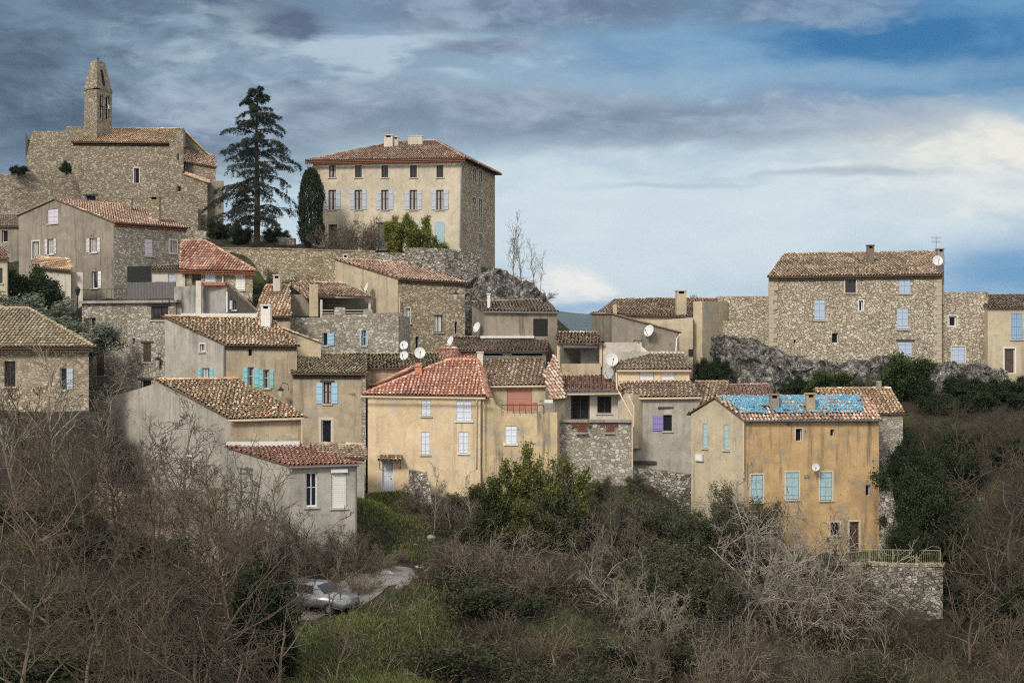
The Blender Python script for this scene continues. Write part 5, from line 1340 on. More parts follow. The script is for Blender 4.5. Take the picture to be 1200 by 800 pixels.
make_leafy('ivy', BUSH(72, 4, 11, .7), (1, 2, 3), 6, .13, [(.028, .042, .016), (.04, .055, .02), (.022, .033, .014), (.06, .072, .028)], .16, asp=.8, nm='ivy_bush')
make_leafy('ivybig', grow(78, 8, 12, .6, (9, 7, 5), (.45, .5, .5), ang=(25, 70), r0=.1, up=.03, first=.15, col=(.10, .08, .06)), (1, 2, 3), 7, .15, [(.028, .042, .016), (.04, .055, .02), (.022, .033, .014), (.06, .072, .028)], .24, asp=.8, nm='ivy_bush')
make_leafy('ivygreen', BUSH(73, 4, 11, .7), (1, 2, 3), 6, .13, [(.06, .09, .022), (.045, .07, .02), (.085, .115, .03), (.03, .045, .016)], .16, asp=.8, nm='ivy_bush')
make_leafy('olive', BUSH(74, 4, 7, .6), (1, 2, 3), 5, .17, [(.19, .215, .165), (.24, .26, .205), (.14, .16, .12)], .12, asp=.3, nm='olive_tree')
make_leafy('oliveshrub', BUSH(75, 4, 12, .7), (1, 2, 3), 3, .13, [(.085, .09, .05), (.115, .115, .07), (.06, .065, .036)], .13, asp=.35, keep=.8)
make_leafy('bamboo', grow(76, 4, 7, .16, (12, 5, 3), (.32, .5, .5), ang=(15, 45), r0=.06, up=.12, first=.12, col=(.12, .1, .05)), (1, 2, 3), 4, .24, [(.20, .20, .035), (.13, .15, .028), (.26, .245, .06), (.08, .10, .022)], .12, asp=.22, vert=.5, nm='conifer_bush')
make_leafy('bramble', grow(77, 1.5, 18, 1.0, (6, 4), (.5, .5), ang=(20, 70), r0=.025, up=-.03, first=.15, col=(.12, .085, .065), rmin=.008), (1, 2), 3, .10, [(.040, .052, .022), (.055, .066, .028), (.06, .052, .028), (.03, .038, .018)], .12, asp=.6, nm='bramble', keep=.75)
# cypress
r = random.Random(5); pts = []
for i in range(2300):
    z = r.uniform(.25, 7.2); t = z/7.2; rad = 1.12*min(1, (t*5+.45))*(1-max(0, (t-.55)/.45)**2.2)**.5*r.uniform(.55, 1.0)**.5
    a = r.uniform(0, 6.283); rad *= 1+.22*noise.noise(Vector((math.cos(a)*1.5, math.sin(a)*1.5, z*.5))); pts.append(Vector((rad*math.cos(a), rad*math.sin(a), z)))
V, Q, T = leaves(pts, r, 5, .34, [(.028, .038, .016), (.04, .048, .02), (.05, .05, .026), (.022, .03, .014)], .09, vert=1.6, asp=.22)
PROTO['cypress'] = ('cypress_tree', [('trunk', tubes_mesh('trunk', [([Vector((0, 0, -.5)), Vector((0, 0, 3)), Vector((0, 0, 6.6))], [.16, .1, .03], 6, (.1, .08, .06))], 'twig')), ('foliage', np_mesh('foliage', V, Q, 'leaf', np.array(T)))], 7.25)
# cedar
def cedar():
    r = random.Random(12); H = 15.2; polys = [([Vector((0, 0, -.6)), Vector((.05, 0, 5)), Vector((-.05, 0, 10)), Vector((.1, 0, H-.4))], [.34, .27, .14, .03], 8, (.085, .07, .058))]; nee = []
    z = 1.9
    while z < H-.3:
        t = z/H
        for k in range(r.choice((2, 3, 3))):
            L = min((1-t)**.8*7.2, 2.6+t*10)*r.uniform(.62, 1.1)+.4; a = r.uniform(0, 6.283); d = Vector((math.cos(a), math.sin(a), r.uniform(.25, .65) if t > .5 else r.uniform(.1, .45))); p = Vector((0, 0, z+r.uniform(-.25, .25))); n = 7; pts = [p]; ds = []
            for i in range(n):
                d = (d+rv(r)*.07+Vector((0, 0, -.05-.028*i))).normalized(); p = p+d*L/n; pts.append(p); ds.append(d)
            r0 = .035+.05*(1-t); polys.append((pts, [max(.014, r0*(1-i/n*.85)) for i in range(n+1)], 4, (.085, .07, .058)))
            m = int(5+L*3.2)
            for c in range(m):
                u = .08+.92*(c+r.random())/m; i = min(n-1, int(u*n)); q = pts[i]+(pts[i+1]-pts[i])*(u*n-i); side = ds[i].cross(Vector((0, 0, 1))).normalized()*r.choice((-1, 1))
                nd = (ds[i]*r.uniform(.4, .9)+side*r.uniform(.5, 1)+Vector((0, 0, r.uniform(-.35, .1)))).normalized(); l = L*.30*(1.1-u*.6)*r.uniform(.6, 1.2)+.18; sp = [q]; dd = nd
                for j in range(4): dd = (dd+Vector((0, 0, -.16))+rv(r)*.06).normalized(); sp.append(sp[-1]+dd*l/4)
                polys.append((sp, [.014]*5, 3, (.08, .07, .058)))
                for s0, s1 in zip(sp[0:], sp[1:]):
                    for w in range(2): nee.append(s0+(s1-s0)*r.random())
        z += .50*(1.15-.4*t)
    V, Q, T = leaves([q+Vector((0, 0, -.06)) for q in nee], r, 5, .3, [(.030, .042, .028), (.042, .056, .038), (.022, .031, .022), (.056, .070, .048)], .075, flat=.3, vert=-.25, asp=.17)
    PROTO['cedar'] = ('cedar_tree', [('trunk', tubes_mesh('trunk', polys, 'twig')), ('foliage', np_mesh('foliage', V, Q, 'leaf', np.array(T)))], H)
cedar()

rng = random.Random(99)
def plant(key, px, Y, top, label, group=None, wide=1.0, cat=None, name=None, rot=None, sink=.0, base=None):
    nm, parts, H = PROTO[key]; p = at(px, Y) if base is None else P(px, base, Y); h = max(.4, ZP(top, Y)-p.z+sink); p.z -= sink
    o = bpy.data.objects.new(name or nm, None); COL.objects.link(o); o.location = p; s = h/H; o.scale = (s*wide, s*wide, s)
    o.rotation_euler.z = rng.uniform(0, 6.28) if rot is None else rot
    tag(o, label, cat or {'bare_tree': 'tree', 'bare_shrub': 'shrub', 'evergreen_bush': 'bush', 'ivy_bush': 'bush', 'conifer_bush': 'bush', 'olive_tree': 'tree', 'cypress_tree': 'tree', 'cedar_tree': 'tree', 'bramble': 'bramble'}[nm], group)
    for n_, me in parts:
        c = bpy.data.objects.new(n_, me); COL.objects.link(c); c.parent = o
    return o
# --- hilltop
plant('cedar', 301, 128.6, 101, 'tall dark cedar with drooping layered branches between church and mansion', rot=.6)
plant('cypress', 364.5, 128.8, 198, 'dark columnar cypress against the left corner of the mansion')
gb = 'bare shrubs in the mansion garden'
for px, tp, w, l in ((384, 262, .55, 'low'), (400, 252, .6, 'twiggy'), (424, 248, .6, 'tallest'), (441, 262, .5, 'thin')):
    plant('shrub1', px, 127.2, tp, {'low': 'low bare shrub right of the cypress foot', 'twiggy': 'twiggy bare shrub before the arched mansion door', 'tallest': 'tallest bare shrub before the mansion facade', 'thin': 'thin bare shrub before the grey mansion gate'}[l], gb, w)
for px, tp, w, l in ((464, 245, .8, 'yellow-green feathery bush, left of two before the mansion'), (490, 246, .8, 'yellow-green feathery bush, right of two before the mansion'), (511, 270, .8, 'small green feathery bush near the mansion corner')):
    plant('bamboo', px, 126.2, tp, l, 'feathery green bushes in the mansion garden', w)
for px, Y, tp, w, l in ((258, 131, 256, 1.1, 'dark rounded hedge bush left of the cedar trunk'), (282, 130.5, 262, .9, 'low dark bush touching the cedar trunk'), (325, 131, 264, 1.0, 'dark low bush between the cedar and the cypress'), (238, 124, 276, .8, 'dark green bush above the red hipped roof')):
    plant('ivy', px, Y, tp, l, 'dark bushes round the cedar', w)
for px, Y, tp, l in ((603, 121, 243, 'tallest bare sapling on the rocky outcrop beside the mansion'), (614, 121.4, 259, 'second bare sapling on the rocky outcrop'), (626, 121, 277, 'short bare sapling on the outcrop edge'), (634, 120.6, 292, 'leaning bare sapling at the right end of the outcrop')):
    plant('slim%d' % (px % 2), px, Y, tp, l, 'bare saplings on the rocky outcrop', .75, base=337, sink=.5)
for px, Y, tp, l in ((598, 120.3, 318, 'dry brown tuft shrub on top of the outcrop'), (618, 120.3, 325, 'dry scrub at the crest of the outcrop'), (634, 120, 338, 'dry scrub on the right shoulder of the outcrop')):
    plant('twiggy1', px, Y, tp, l, 'dry scrub on the outcrop', 1.7, base=tp+13, sink=.2)
plant('ivy', 78, 133.2, 187, 'agave-like dark shrub on the rampart beside the church corner', None, .8, base=203); plant('ivy', 22, 133.4, 193, 'dark scrub on the rampart top at the left edge', None, 1.6, base=204)
# --- upper left
plant('ivy', 33, 103.5, 305, 'dark green bush above the olive tree at the left', None, .85); plant('olive', 57, 99, 336, 'silver-green olive tree beside the lamp post', None, 1.5)
plant('oliveshrub', 336, 118, 312, 'grey-green wall plant on the long rubble garden wall', None, .8); plant('oliveshrub', 286, 114, 322, 'grey-green bush right of the red hipped roof', None, 1.3); plant('ivy', 318, 108.5, 338, 'dark bush behind the pale chimney of the mossy tan roof', None, .7)
# --- on the cliff and right
for px, Y, tp, w, l, k in ((838, 105.4, 414, .85, 'dark ivy clump at the left foot of the grey cliff', 'ivy'), (822, 105.6, 425, .6, 'small ivy clump against the beige house corner by the cliff', 'ivy'), (962, 104.6, 430, 1.2, 'low green bush on the cliff ledge behind the tarpaulin roof', 'ivygreen'), (930, 104.8, 437, 1.0, 'dark low bush behind the left tarpaulin chimney', 'ivy'),
                        (1052, 104.8, 409, .95, 'bright green ivy mound below the big stone house', 'ivygreen'), (1076, 104, 428, .8, 'darker ivy mound right of the bright green mound', 'ivy'), (1128, 104.4, 436, 1.3, 'dark ivy bank below the right wing of the stone house', 'ivy'), (1165, 104, 440, 1.3, 'dark ivy bank under the beige right-edge house', 'ivy'), (1205, 104, 438, 1.3, 'dark ivy bank at the right edge of the photo', 'ivy'),
                        (1062, 91, 492, .5, 'dark ivy climbing the right corner of the ochre house', 'ivy'), (1092, 88.5, 520, .75, 'broad dark ivy thicket right of the ochre house', 'ivy'), (1075, 86.2, 592, .9, 'rounded dark bush behind the iron railing', 'ivy'), (1110, 95, 500, .8, 'dark evergreen behind the ochre house ivy', 'ivy'), (1130, 97, 500, .8, 'dark evergreen in the right thicket below the ivy bank', 'ivy'), (1170, 95, 520, .9, 'dark evergreen in the right thicket left of the photo edge', 'ivy'), (1210, 94, 500, .9, 'dark evergreen at the right edge of the thicket', 'ivy'), (1140, 84, 640, .9, 'dark bush low in the right thicket', 'ivy'), (1095, 100.5, 458, 1.5, 'dark scrub band right of the stone outbuilding', 'ivy'), (1148, 101, 455, 1.6, 'dark scrub band below the right wing', 'ivy'), (1200, 101, 455, 1.6, 'dark scrub band below the beige right-edge house', 'ivy'), (1195, 78, 670, 1.0, 'dark bush in the lower right thicket', 'ivy'), (1000, 106, 432, .8, 'brown-green scrub on the middle of the cliff', 'oliveshrub')):
    plant('ivybig' if k == 'ivy' and Y < 100 else k, px, Y, tp, l, 'ivy and dark bushes on the cliff slope', w)
plant('oliveshrub', 745, 90.4, 552, 'grey-green shrub touching the rubble footing below the purple shutter', 'grey-green shrubs on the slope', .8); plant('oliveshrub', 705, 90, 556, 'grey-green shrub under the brick grilles of the balcony house', 'grey-green shrubs on the slope', .8); plant('oliveshrub', 872, 86.6, 560, 'dark grey-green shrub at the foot of the ochre house corner', None, .6)
gr = 'bare trees in the right thicket'
for i, (px, Y, tp, l) in enumerate(((1088, 98, 468, 'bare tree above the stone outbuilding roof end'), (1122, 97, 462, 'bare tree under the ivy bank of the stone house wing'), (1160, 96, 470, 'bare tree below the blue-shuttered right wing'), (1200, 96, 466, 'bare tree at the right edge below the beige house'),
        (1100, 90, 520, 'bare tree right of the ochre house ivy'), (1140, 89, 500, 'bare tree left of the ruined wall stub'), (1182, 86, 520, 'reddish bare tree right of the ruined wall stub'), (1215, 88, 505, 'reddish bare tree cut by the right edge'), (1120, 83, 585, 'bare tree right of the iron railing end'), (1165, 80, 600, 'reddish bare tree below the ruined wall stub'),
        (1205, 78, 610, 'bare tree low at the right edge'), (1135, 75, 665, 'bare shrubby tree below the railing end'), (1185, 70, 690, 'bare shrubby tree in the lower right corner'), (1080, 76, 700, 'bare shrubby tree at the foot of the terrace wall'), (1035, 74, 708, 'bare shrubby tree left of the terrace wall foot'), (985, 77, 672, 'bare tree before the left end of the terrace wall'), (1225, 72, 660, 'bare tree clipped by the lower right edge'), (1100, 68, 745, 'low bare tree at the bottom right'))):
    plant(('red0', 'tree1', 'tree3', 'red1', 'tree0')[i % 5], px, Y, tp, l, gr, 1.15)
plant('oliveshrub', 532, 88.5, 572, 'grey-green shrub on the bare bank below the yellow house', 'grey-green shrubs on the slope', .9); plant('shrub2', 493, 87.6, 556, 'bare shrub hiding the end of the broken garden wall', 'bare shrubs on the slope below the houses', 1.0); plant('shrub0', 545, 87, 585, 'bare shrub between the garden wall and the evergreen bush', 'bare shrubs on the slope below the houses', .9)
# --- the centre slope
plant('laurel', 612, 87.5, 533, 'broad yellow-green evergreen bush below the yellow terrace house', None, .64, sink=.4); plant('laurel', 642, 87.8, 512, 'taller yellow-green evergreen bush beside the balcony house', None, .62, sink=.4)
plant('laurel2', 575, 87.2, 552, 'darker green evergreen bush at the left of the bright one', None, .65, sink=.4); plant('laurel2', 655, 86.4, 560, 'dark evergreen bush under the balcony wall', None, .8); plant('laurel2', 628, 85.6, 580, 'dark low evergreen foot of the bright green bush', None, .9)
gc = 'bare shrubs on the slope below the houses'
for k, px, Y, tp, w, l in (('shrub0', 584, 79.5, 612, 1.15, 'large rounded pinkish bare shrub in the centre of the slope'), ('shrub1', 545, 81, 630, 1.0, 'bare shrub at the left side of the big rounded one'), ('shrub1', 625, 79, 634, 1.0, 'bare shrub at the right side of the big rounded one'),
        ('slim0', 507, 84.5, 540, .9, 'thin bare tree before the yellow house window'), ('slim1', 528, 85.5, 560, .8, 'thin bare tree between yellow house and evergreen bush'), ('shrub2', 512, 86, 588, 1.0, 'bare shrub on the broken garden wall'),
        ('pale1', 690, 86.5, 548, .75, 'greyish bare tree before the rubble balcony base'), ('tree2', 716, 85, 540, .8, 'tall bare tree before the balcony house'), ('shrub2', 735, 84, 580, .9, 'bare shrub below the grey house with purple shutter'), ('pale0', 700, 82.5, 610, .8, 'grey bare shrub right of the evergreen bush'), ('tree3', 672, 80, 640, .9, 'bare thorny shrub at the right of the slope centre'),
        ('pale0', 890, 82.5, 545, .9, 'big pale grey bare shrub before the ochre house'), ('pale1', 925, 79.5, 580, .95, 'pale drooping bare shrub left of the railing'), ('pale1', 852, 85.5, 548, .75, 'pale bare shrub before the beige gable end'), ('pale0', 865, 79.5, 625, .8, 'pale bare shrub low before the ochre house'), ('shrub1', 960, 82.5, 620, .7, 'bare shrub under the ochre house door'), ('slim1', 985, 87, 585, .7, 'thin bare tree beside the ochre house door'),
        ('shrub1', 850, 70, 722, .8, 'bare shrub under the pale grey shrubs'), ('tree3', 905, 70, 715, .8, 'bare tangled shrub at the bottom between centre and right'), ('shrub2', 955, 68, 735, .8, 'bare shrub at the bottom left of the terrace wall'), ('shrub2', 750, 72, 715, .7, 'bare shrub before the rusty wire fence'),
        ('tree3', 520, 79, 622, 1.0, 'tangled bare shrub left of the big rounded one'), ('pale0', 735, 78, 640, .9, 'greyish bare shrub above the wire fence'), ('shrub1', 500, 76.5, 668, .8, 'low bare shrub at the edge of the grass bank'), 
        ('tree3', 610, 70, 728, 1.2, 'dark tangled shrub at the bottom centre'), ('pale1', 780, 76, 668, .8, 'pale thin shrub behind the wire fence'),
        ('pale1', 1005, 82.6, 668, .8, 'grey bare shrub before the left end of the terrace wall'), ('shrub2', 1062, 82.4, 684, 1.0, 'bare shrub at the middle of the terrace wall'), ('pale0', 950, 81.5, 612, .7, 'pale bare shrub directly left of the railing end'), ('slim1', 655, 86, 545, .8, 'thin bare tree right of the bright evergreen bush'), ('slim0', 556, 86.5, 548, .8, 'thin bare tree left of the bright evergreen bush'),
        ('tree3', 352, 69.0, 655, .9, 'bare bushy tree before the middle of the grey car'), ('tree0', 388, 69.2, 640, .8, 'bare thin-branched tree before the front of the grey car'), ('slim1', 342, 69.3, 640, .9, 'bare thin shrub before the rear of the grey car'), ('slim0', 402, 70.2, 640, .9, 'thin bare shrub before the bonnet of the grey car'), ('shrub2', 300, 75.5, 600, 1.0, 'bare shrub against the side wall of the annexe'), ('tree3', 330, 76, 590, .8, 'bare branching shrub at the annexe corner nearest the viewer'), ('shrub1', 372, 75.4, 618, .9, 'bare shrub under the annexe window'), ('shrub0', 405, 76, 612, .8, 'bare shrub under the white roller shutter'), ('twiggy1', 420, 73.5, 664, 1.3, 'straw-brown stems right of the grey car'), ('shrub1', 440, 76.8, 636, .9, 'arching brown bare shrub at the annexe corner'),
        ('twiggy0', 588, 73.5, 705, 1.0, 'reddish upright twigs below the big rounded shrub'), ('twiggy0', 455, 79, 655, 1.3, 'dry reddish stems on the bank right of the lane'), ('twiggy1', 432, 78, 650, 1.4, 'dry straw-brown stems beside the annexe corner'), ('twiggy0', 470, 81, 640, 1.2, 'dry reddish scrub above the white boulder'), ('twiggy1', 640, 72, 725, 1.1, 'dry stems in the brambles at the bottom centre')):
    plant(k, px, Y, tp, l, gc, w)
for px, Y, tp, w, l in ((790, 85, 574, .9, 'grey-green shrub below the grey house with the purple shutter'), (826, 84.5, 583, .85, 'grey-green shrub left of the pale bare shrubs'), (765, 85.5, 568, .7, 'grey-green shrub at the rubble footing'), (808, 81, 622, .95, 'large dark grey-green shrub in the middle right slope'), (845, 80, 648, .8, 'dark shrub under the pale bare shrub'), (770, 80, 640, .8, 'dark grey-green shrub above the wire fence')):
    plant('oliveshrub', px, Y, tp, l, 'grey-green shrubs on the slope', w)
i = 0
where = ('under the big rounded shrub', 'beside the reddish twigs', 'at the bottom edge of the centre', 'right of the grass bank', 'below the wire fence', 'in the lower centre hollow', 'below the grey-green shrubs', 'left of the bottom bare shrubs', 'beneath the pale grey shrubs', 'beside the lower right trees', 'at the foot of the terrace wall', 'below the thin bare tree',
         'under the dark evergreen foot', 'near the pale stones', 'on the bank below the yellow house', 'at the bottom left of centre', 'beside the dry stems', 'below the balcony shrubs', 'in the gap under the railing', 'at the bottom right corner', 'behind the bottom bare shrub', 'in front of the wire fence', 'under the reddish bare trees', 'along the bottom edge right of centre')
for px, Y in ((600, 76), (545, 75), (620, 66), (540, 70), (800, 74), (680, 70), (770, 77), (720, 66), (870, 74), (1010, 71), (1060, 78), (510, 80), (650, 80), (525, 77), (535, 85), (510, 66), (575, 70), (700, 78), (960, 77), (1150, 66), (840, 66), (740, 74), (1100, 78), (900, 65)):
    Hh = rng.uniform(1.1, 2.0); p = at(px, Y); tp = CY-(p.z+Hh-CZ)/Y*F
    plant('bramble', px, Y, tp, 'dark bramble mound '+where[i], 'bramble mounds on the lower slope', rng.uniform(1.1, 1.5)); i += 1
# --- the left thicket
gl = 'bare trees of the left thicket'
LT = [(-30, 74, 430, 'bare tree cut by the left edge before the mossy-roofed house'), (22, 75, 425, 'bare tree before the left window of the mossy-roofed house'), (58, 72, 388, 'tallest slim bare tree rising over the mossy roof'), (98, 75, 448, 'bare tree before the right corner of the mossy-roofed house'), (140, 77, 462, 'bare tree before the brown-shuttered stone house'), (182, 76, 478, 'bare tree before the gable of the long tan roof'), (226, 75, 492, 'bare tree before the small window of the grey gable'),
      (262, 74, 520, 'bare tree before the corner under the long tan roof'), (-10, 66, 470, 'broad bare tree low at the left edge'), (45, 66, 462, 'broad bare tree below the mossy-roofed house'), (92, 67, 490, 'dense bare tree left of the low rubble wall'), (135, 67, 505, 'dense bare tree before the low rubble wall'), (178, 66, 515, 'dense bare tree under the grey gable'), (222, 66, 530, 'dense bare tree left of the annexe'), (268, 66, 545, 'bare tree before the annexe side wall'), (306, 72, 560, 'bare tree with twigs before the annexe roof edge'), (345, 74.5, 585, 'bare tree before the annexe window'), (392, 75.5, 612, 'bare shrubby tree before the annexe roller shutter'),
      (0, 56, 560, 'large dark bare tree in the lower left corner'), (60, 56, 545, 'bare tree in the lower left thicket right of the corner'), (120, 56, 575, 'bare tree in the middle of the lower left thicket'), (175, 57, 570, 'bare tree of the lower thicket under the rubble wall'), (228, 56, 590, 'bare tree of the lower thicket left of the lane'), (272, 58, 600, 'bare tree at the lane edge in the lower thicket'), (322, 55, 690, 'bare tree right beside the lower lane'), (20, 48, 640, 'bare tree at the bottom left edge'), (95, 48, 650, 'bare tree at the bottom of the left thicket'), (165, 48, 660, 'bare tree at the bottom before the lower thicket'), (240, 49, 665, 'bare tree at the bottom left of the lane end'), (395, 62, 700, 'low bare sapling on the green bank beside the lane')]
LT += [(205, 78, 452, 'slim bare tree rising before the long tan roof'), (245, 77, 478, 'slim bare tree before the tan strip wall under the gutter'), (160, 79, 448, 'slim bare tree left of the long tan roof'), (285, 76.5, 505, 'slim bare tree crossing the annexe roof edge'), (322, 76, 540, 'slim bare tree before the annexe side wall corner'), (115, 78, 425, 'slim bare tree before the brown-shuttered house corner'), (28, 70, 395, 'slim bare tree over the left part of the mossy roof house')]
for i, (px, Y, tp, l) in enumerate(LT):
    plant(('slim0', 'slim1')[i % 2] if 'slim' in l or 'sapling' in l or (Y > 71 and i % 3 != 1) else ('tree0', 'tree1', 'tree2', 'tree3', 'red0', 'tree1')[i % 6], px, Y, tp, l, gl, 1.1)
plant('ivy', 312, 61, 648, 'dark ivy-covered trunk beside the lane at lower left', None, .5); 
for px, Y, l in ((60, 60, 'in the left corner'), (140, 62, 'in the left thicket'), (210, 60, 'left of the lane'), (20, 52, 'at the bottom left'), (260, 53, 'at the lower lane end'), (100, 52, 'at the bottom of the thicket'), (100, 71, 'below the low rubble wall'), (180, 71, 'right of the low wall'), (20, 70, 'below the mossy-roofed house')):
    p = at(px, Y); plant('bramble', px, Y, CY-(p.z+1.5-CZ)/Y*F, 'dark bramble mound under the bare trees '+l, 'bramble mounds on the lower slope', 1.8)

# grass and undergrowth that nobody could count
def tufts(name, areas, mat, cols, size, n, seed, vert, asp, spread):
    r = random.Random(seed); V, Q, T = [], [], []
    pts = []
    for (px, Y, rx, ry, cnt) in areas:
        for i in range(cnt):
            a = r.uniform(0, 6.283); q = math.sqrt(r.random()); c = V2(px, Y); x = c.x+math.cos(a)*rx*q; y = c.y+math.sin(a)*ry*q
            if any((Vector((x, y))-cc).length < 1.7 for cc in cen): continue
            pts.append(Vector((x, y, gz(x, y)+size*.3)))
    V, Q, T = leaves(pts, r, n, size, cols, spread, flat=.3, vert=vert, asp=asp)
    tag(link(name, np_mesh(name, V, Q, mat, np.array(T))), kind='stuff')
tufts('grass', [(448, 87.5, 2.4, 4.5, 3200), (472, 83, 1.9, 4.5, 1600), (495, 77, 1.6, 4, 900), (500, 72, 1.7, 3.5, 1500), (430, 64, 5.0, 5.0, 3200), (385, 61, 3.5, 4, 1500), (470, 78, 2, 3, 700), (465, 68, 3, 5, 900)], 'leaf', [(.115, .165, .034), (.15, .185, .045), (.085, .125, .027), (.18, .165, .075), (.13, .11, .05)], .26, 5, 3, 1.6, .14, .07)
tufts('undergrowth', [(-20, 62, 12, 16, 2600), (150, 62, 9, 14, 2400), (420, 76, 4, 5, 700), (560, 74, 6.5, 10, 3000), (700, 72, 8, 10, 3000), (850, 72, 9, 10, 3000), (1000, 74, 8, 9, 2600), (1150, 78, 8, 14, 3600), (600, 86, 8, 4, 1200), (780, 86, 7, 4, 1200), (900, 86, 5, 4, 700), (1100, 96, 8, 7, 1800), (1200, 92, 8, 10, 1800)],
      'leaf', [(.05, .042, .03), (.07, .055, .036), (.04, .045, .022), (.09, .07, .045), (.032, .038, .02)], .24, 8, 4, .7, .13, .24)
tufts('dead_stems', [(560, 74, 6.5, 9, 900), (700, 72, 8, 9, 900), (850, 72, 9, 9, 900), (1000, 74, 8, 8, 700), (1150, 78, 8, 13, 900), (150, 62, 9, 13, 700), (440, 76, 3, 5, 260), (620, 85, 8, 4, 300), (420, 64, 6, 5, 200)], 'twig', [(.13, .105, .08), (.18, .15, .115), (.09, .07, .055), (.24, .21, .17)], .95, 3, 9, .9, .022, .3)
tufts('dry_grass', [(612, 120.6, 2.6, 1.2, 260), (40, 133.5, 6, 1.5, 500)], 'leaf', [(.22, .175, .10), (.16, .13, .075), (.10, .09, .045)], .4, 6, 6, 2.0, .12, .1)

# ================================================================== SKY, SUN, CAMERA
world = bpy.data.worlds.new('World'); SC.world = world; world.use_nodes = True
nt = NT(world.node_tree); bg = nt.n['Background']
SUN_EL, SUN_AZ = R(38), math.atan2(-.5, -.87)
sky = nt.add('ShaderNodeTexSky'); sky.sky_type = 'NISHITA'; sky.sun_disc = False; sky.sun_elevation = SUN_EL; sky.sun_rotation = SUN_AZ; sky.air_density = 1.2; sky.dust_density = .6; sky.ozone_density = 2.5
g = nt.add('ShaderNodeTexCoord').outputs['Generated']
sx = nt.add('ShaderNodeSeparateXYZ', ins={'Vector': g}); X_, Y_, Z_ = sx.outputs
az = nt.math('ARCTAN2', X_, Y_); el = nt.math('ARCSINE', Z_)
cv = nt.add('ShaderNodeCombineXYZ', ins={'X': nt.math('MULTIPLY', az, 1.0), 'Y': nt.math('MULTIPLY', el, 2.6)}).outputs[0]
_, wc = nt.noise(cv, 5, 3, .6)
cvd = nt.vadd(cv, nt.vmul(nt.vadd(wc, (-.5, -.5, -.5)), (.10, .10, .10)))
nA, _ = nt.noise(cvd, 5.5, 5, .58); nB, _ = nt.noise(cvd, 13, 4, .6); nC, _ = nt.noise(cv, 2.6, 2, .5)
sd = nt.add('ShaderNodeSeparateXYZ', ins={'Vector': cvd}); ua = sd.outputs[0]; ve = nt.math('MULTIPLY', sd.outputs[1], 1/2.6)
def A(px): return math.atan((px-CX)/F)
def E_(py): return math.atan((CY-py)/F)
def bank(px, py, rx, ry, soft=.5, rough=.6, n=None):
    """soft-edged cloud bank centred on a compass bearing and an elevation"""
    dx = nt.math('DIVIDE', nt.math('SUBTRACT', ua, A(px)), rx/F); dy = nt.math('DIVIDE', nt.math('SUBTRACT', ve, E_(py)), ry/F)
    d = nt.math('SQRT', nt.math('ADD', nt.math('MULTIPLY', dx, dx), nt.math('MULTIPLY', dy, dy)))
    d = nt.math('ADD', d, nt.math('MULTIPLY', nt.math('SUBTRACT', n if n is not None else nA, .5), -rough*3))
    return nt.smooth(d, 1+soft, 1-soft)
SKYK = .085
base = nt.vmul(sky.outputs[0], (SKYK, SKYK, SKYK))
def cloud(c, b, m, amt=1.0): return nt.mix(nt.math('MULTIPLY', m, amt), b, c)
S = lambda r_, g_, b_: lin(r_, g_, b_)
def two(c1, c2, n, a, b): return nt.mix(nt.smooth(n, a, b), c1, c2)
nD, _ = nt.noise(cvd, 30, 4, .65)
mixn = lambda w: nt.math('ADD', nt.math('MULTIPLY', nA, 1-w), nt.math('MULTIPLY', nD, w))
c = base
c = cloud(two(S(204, 221, 230), S(176, 200, 217), nB, .4, .62), c, nt.smooth(el, E_(20), E_(250)), .95)
c = cloud(two(S(104, 156, 194), S(52, 116, 168), nA, .36, .62), c, bank(1140, 48, 350, 96, .85, .7, mixn(.3)), .97)
c = cloud(S(150, 182, 206), c, bank(960, 92, 210, 12, .8, 1.3, mixn(.4)), .6)
c = cloud(S(84, 146, 194), c, bank(1200, 322, 130, 40, .55, .4), .9)
c = cloud(two(S(242, 239, 228), S(210, 217, 218), nB, .42, .62), c, bank(1150, 200, 230, 62, .4, .8, mixn(.3)), .95)
c = cloud(S(216, 228, 234), c, bank(820, 265, 330, 75, .6, .7), .75)
c = cloud(two(S(68, 86, 108), S(118, 142, 164), mixn(.25), .36, .66), c, bank(50, 85, 360, 165, .45, .6), .97)
c = cloud(two(S(184, 204, 218), S(140, 164, 186), nB, .42, .6), c, bank(430, 62, 200, 46, .5, 1.0, mixn(.35)), .85)
c = cloud(two(S(116, 134, 156), S(168, 185, 203), mixn(.3), .38, .64), c, bank(600, 140, 470, 34, .45, .95, mixn(.3)), .92)
c = cloud(two(S(98, 116, 140), S(148, 168, 190), mixn(.3), .42, .6), c, bank(640, 6, 260, 26, .5, 1.1, mixn(.35)), .85)
c = cloud(two(S(112, 124, 148), S(150, 166, 188), mixn(.4), .42, .6), c, bank(560, 52, 70, 16, .5, 1.2, mixn(.4)), .75); c = cloud(S(76, 92, 120), c, bank(345, 26, 45, 20, .45, 1.3, mixn(.4)), .8)
c = cloud(two(S(96, 112, 140), S(140, 164, 190), mixn(.3), .42, .6), c, bank(950, 14, 120, 16, .5, 1.2, mixn(.4)), .8)
c = cloud(S(160, 174, 192), c, bank(960, 209, 110, 6, .6, 1.0, mixn(.4)), .6); c = cloud(S(172, 190, 206), c, bank(790, 216, 90, 4, .6, 1.0, mixn(.4)), .5)
c = cloud(two(S(250, 246, 238), S(216, 224, 229), nB, .45, .62), c, bank(664, 336, 58, 20, .35, .9, mixn(.45)), .92)
c = cloud(S(132, 176, 210), c, bank(690, 364, 170, 8, .7, .4), .7)
front = nt.smooth(Y_, .2, .5)                                                                                           # behind and overhead: bright broken overcast
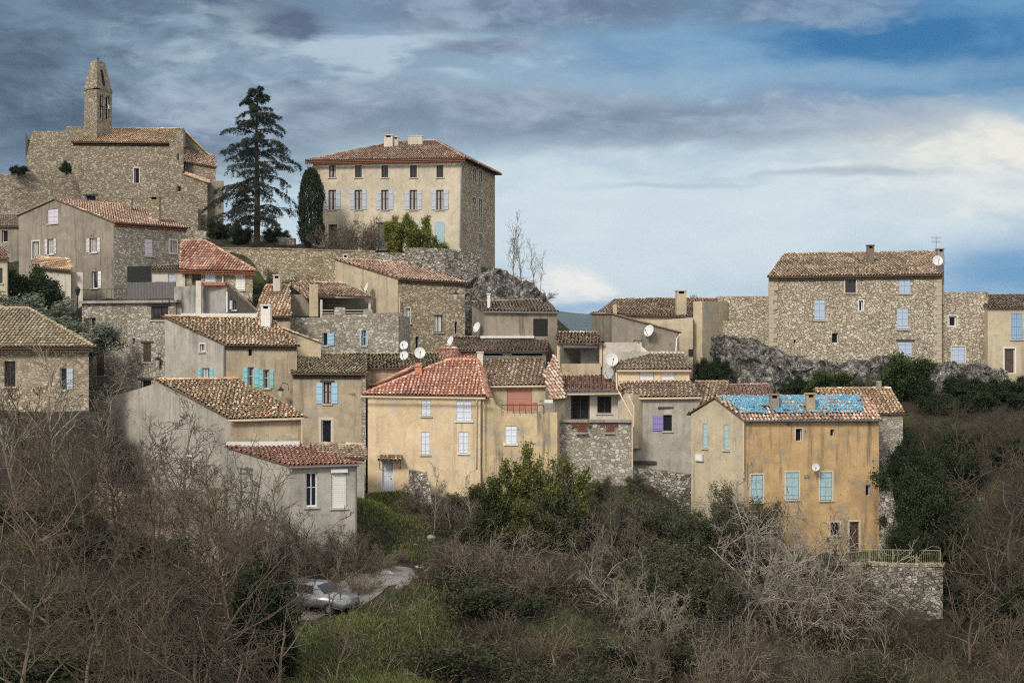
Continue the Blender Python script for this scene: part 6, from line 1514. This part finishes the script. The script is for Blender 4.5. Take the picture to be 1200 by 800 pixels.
over = nt.mix(nt.smooth(nt.noise(nt.vmul(g, (1, 1, 2)), 2.2, 5, .6)[0], .4, .62), (.72, .77, .85), (1.45, 1.43, 1.38))
c = nt.mix(nt.math('MULTIPLY', front, nt.smooth(el, R(34), R(20))), over, c)
nt.put(bg.inputs['Color'], c); bg.inputs['Strength'].default_value = 1.0

sl = bpy.data.lights.new('sun', 'SUN'); sl.energy = 2.75; sl.angle = R(12); sl.color = (1, .945, .85)
so = bpy.data.objects.new('sun', sl); COL.objects.link(so)
sdv = Vector((math.sin(SUN_AZ)*math.cos(SUN_EL), math.cos(SUN_AZ)*math.cos(SUN_EL), math.sin(SUN_EL)))
so.rotation_euler = sdv.to_track_quat('Z', 'Y').to_euler(); so.location = (0, -30, 60)

# air: far hills fade to blue
HAZE = 1
if HAZE:
    bm = bmesh.new(); abox(bm, -7400, 7400, -2700, 7700, -80, 168)
    m = bpy.data.materials.new('haze'); m.use_nodes = True; t = m.node_tree; t.nodes.remove(t.nodes['Principled BSDF'])
    pvn = t.nodes.new('ShaderNodeVolumePrincipled'); pvn.inputs['Color'].default_value = (.55, .72, .92, 1); pvn.inputs['Density'].default_value = .00006; pvn.inputs['Anisotropy'].default_value = 0
    t.links.new(pvn.outputs[0], t.nodes['Material Output'].inputs['Volume'])
    tag(obj('haze', bm, m), kind='stuff')

cam = bpy.data.cameras.new('camera'); co = bpy.data.objects.new('camera', cam); COL.objects.link(co)
co.location = (0, 0, CZ); co.rotation_euler = (R(90), 0, 0); cam.sensor_width = 36; cam.lens = 36*F/1200; cam.clip_start = .5; cam.clip_end = 20000
SC.camera = co
SC.view_settings.view_transform = 'Standard'; SC.view_settings.look = 'None'; SC.view_settings.gamma = 1; SC.view_settings.exposure = 0; SC.view_settings.use_curve_mapping = False
SC.render.engine = 'CYCLES'; cy = SC.cycles
cy.max_bounces = 5; cy.diffuse_bounces = 3; cy.glossy_bounces = 2; cy.transmission_bounces = 2; cy.volume_bounces = 0; cy.transparent_max_bounces = 4
cy.use_denoising = False; cy.filter_width = 1.15; cy.use_adaptive_sampling = True; cy.adaptive_threshold = .012
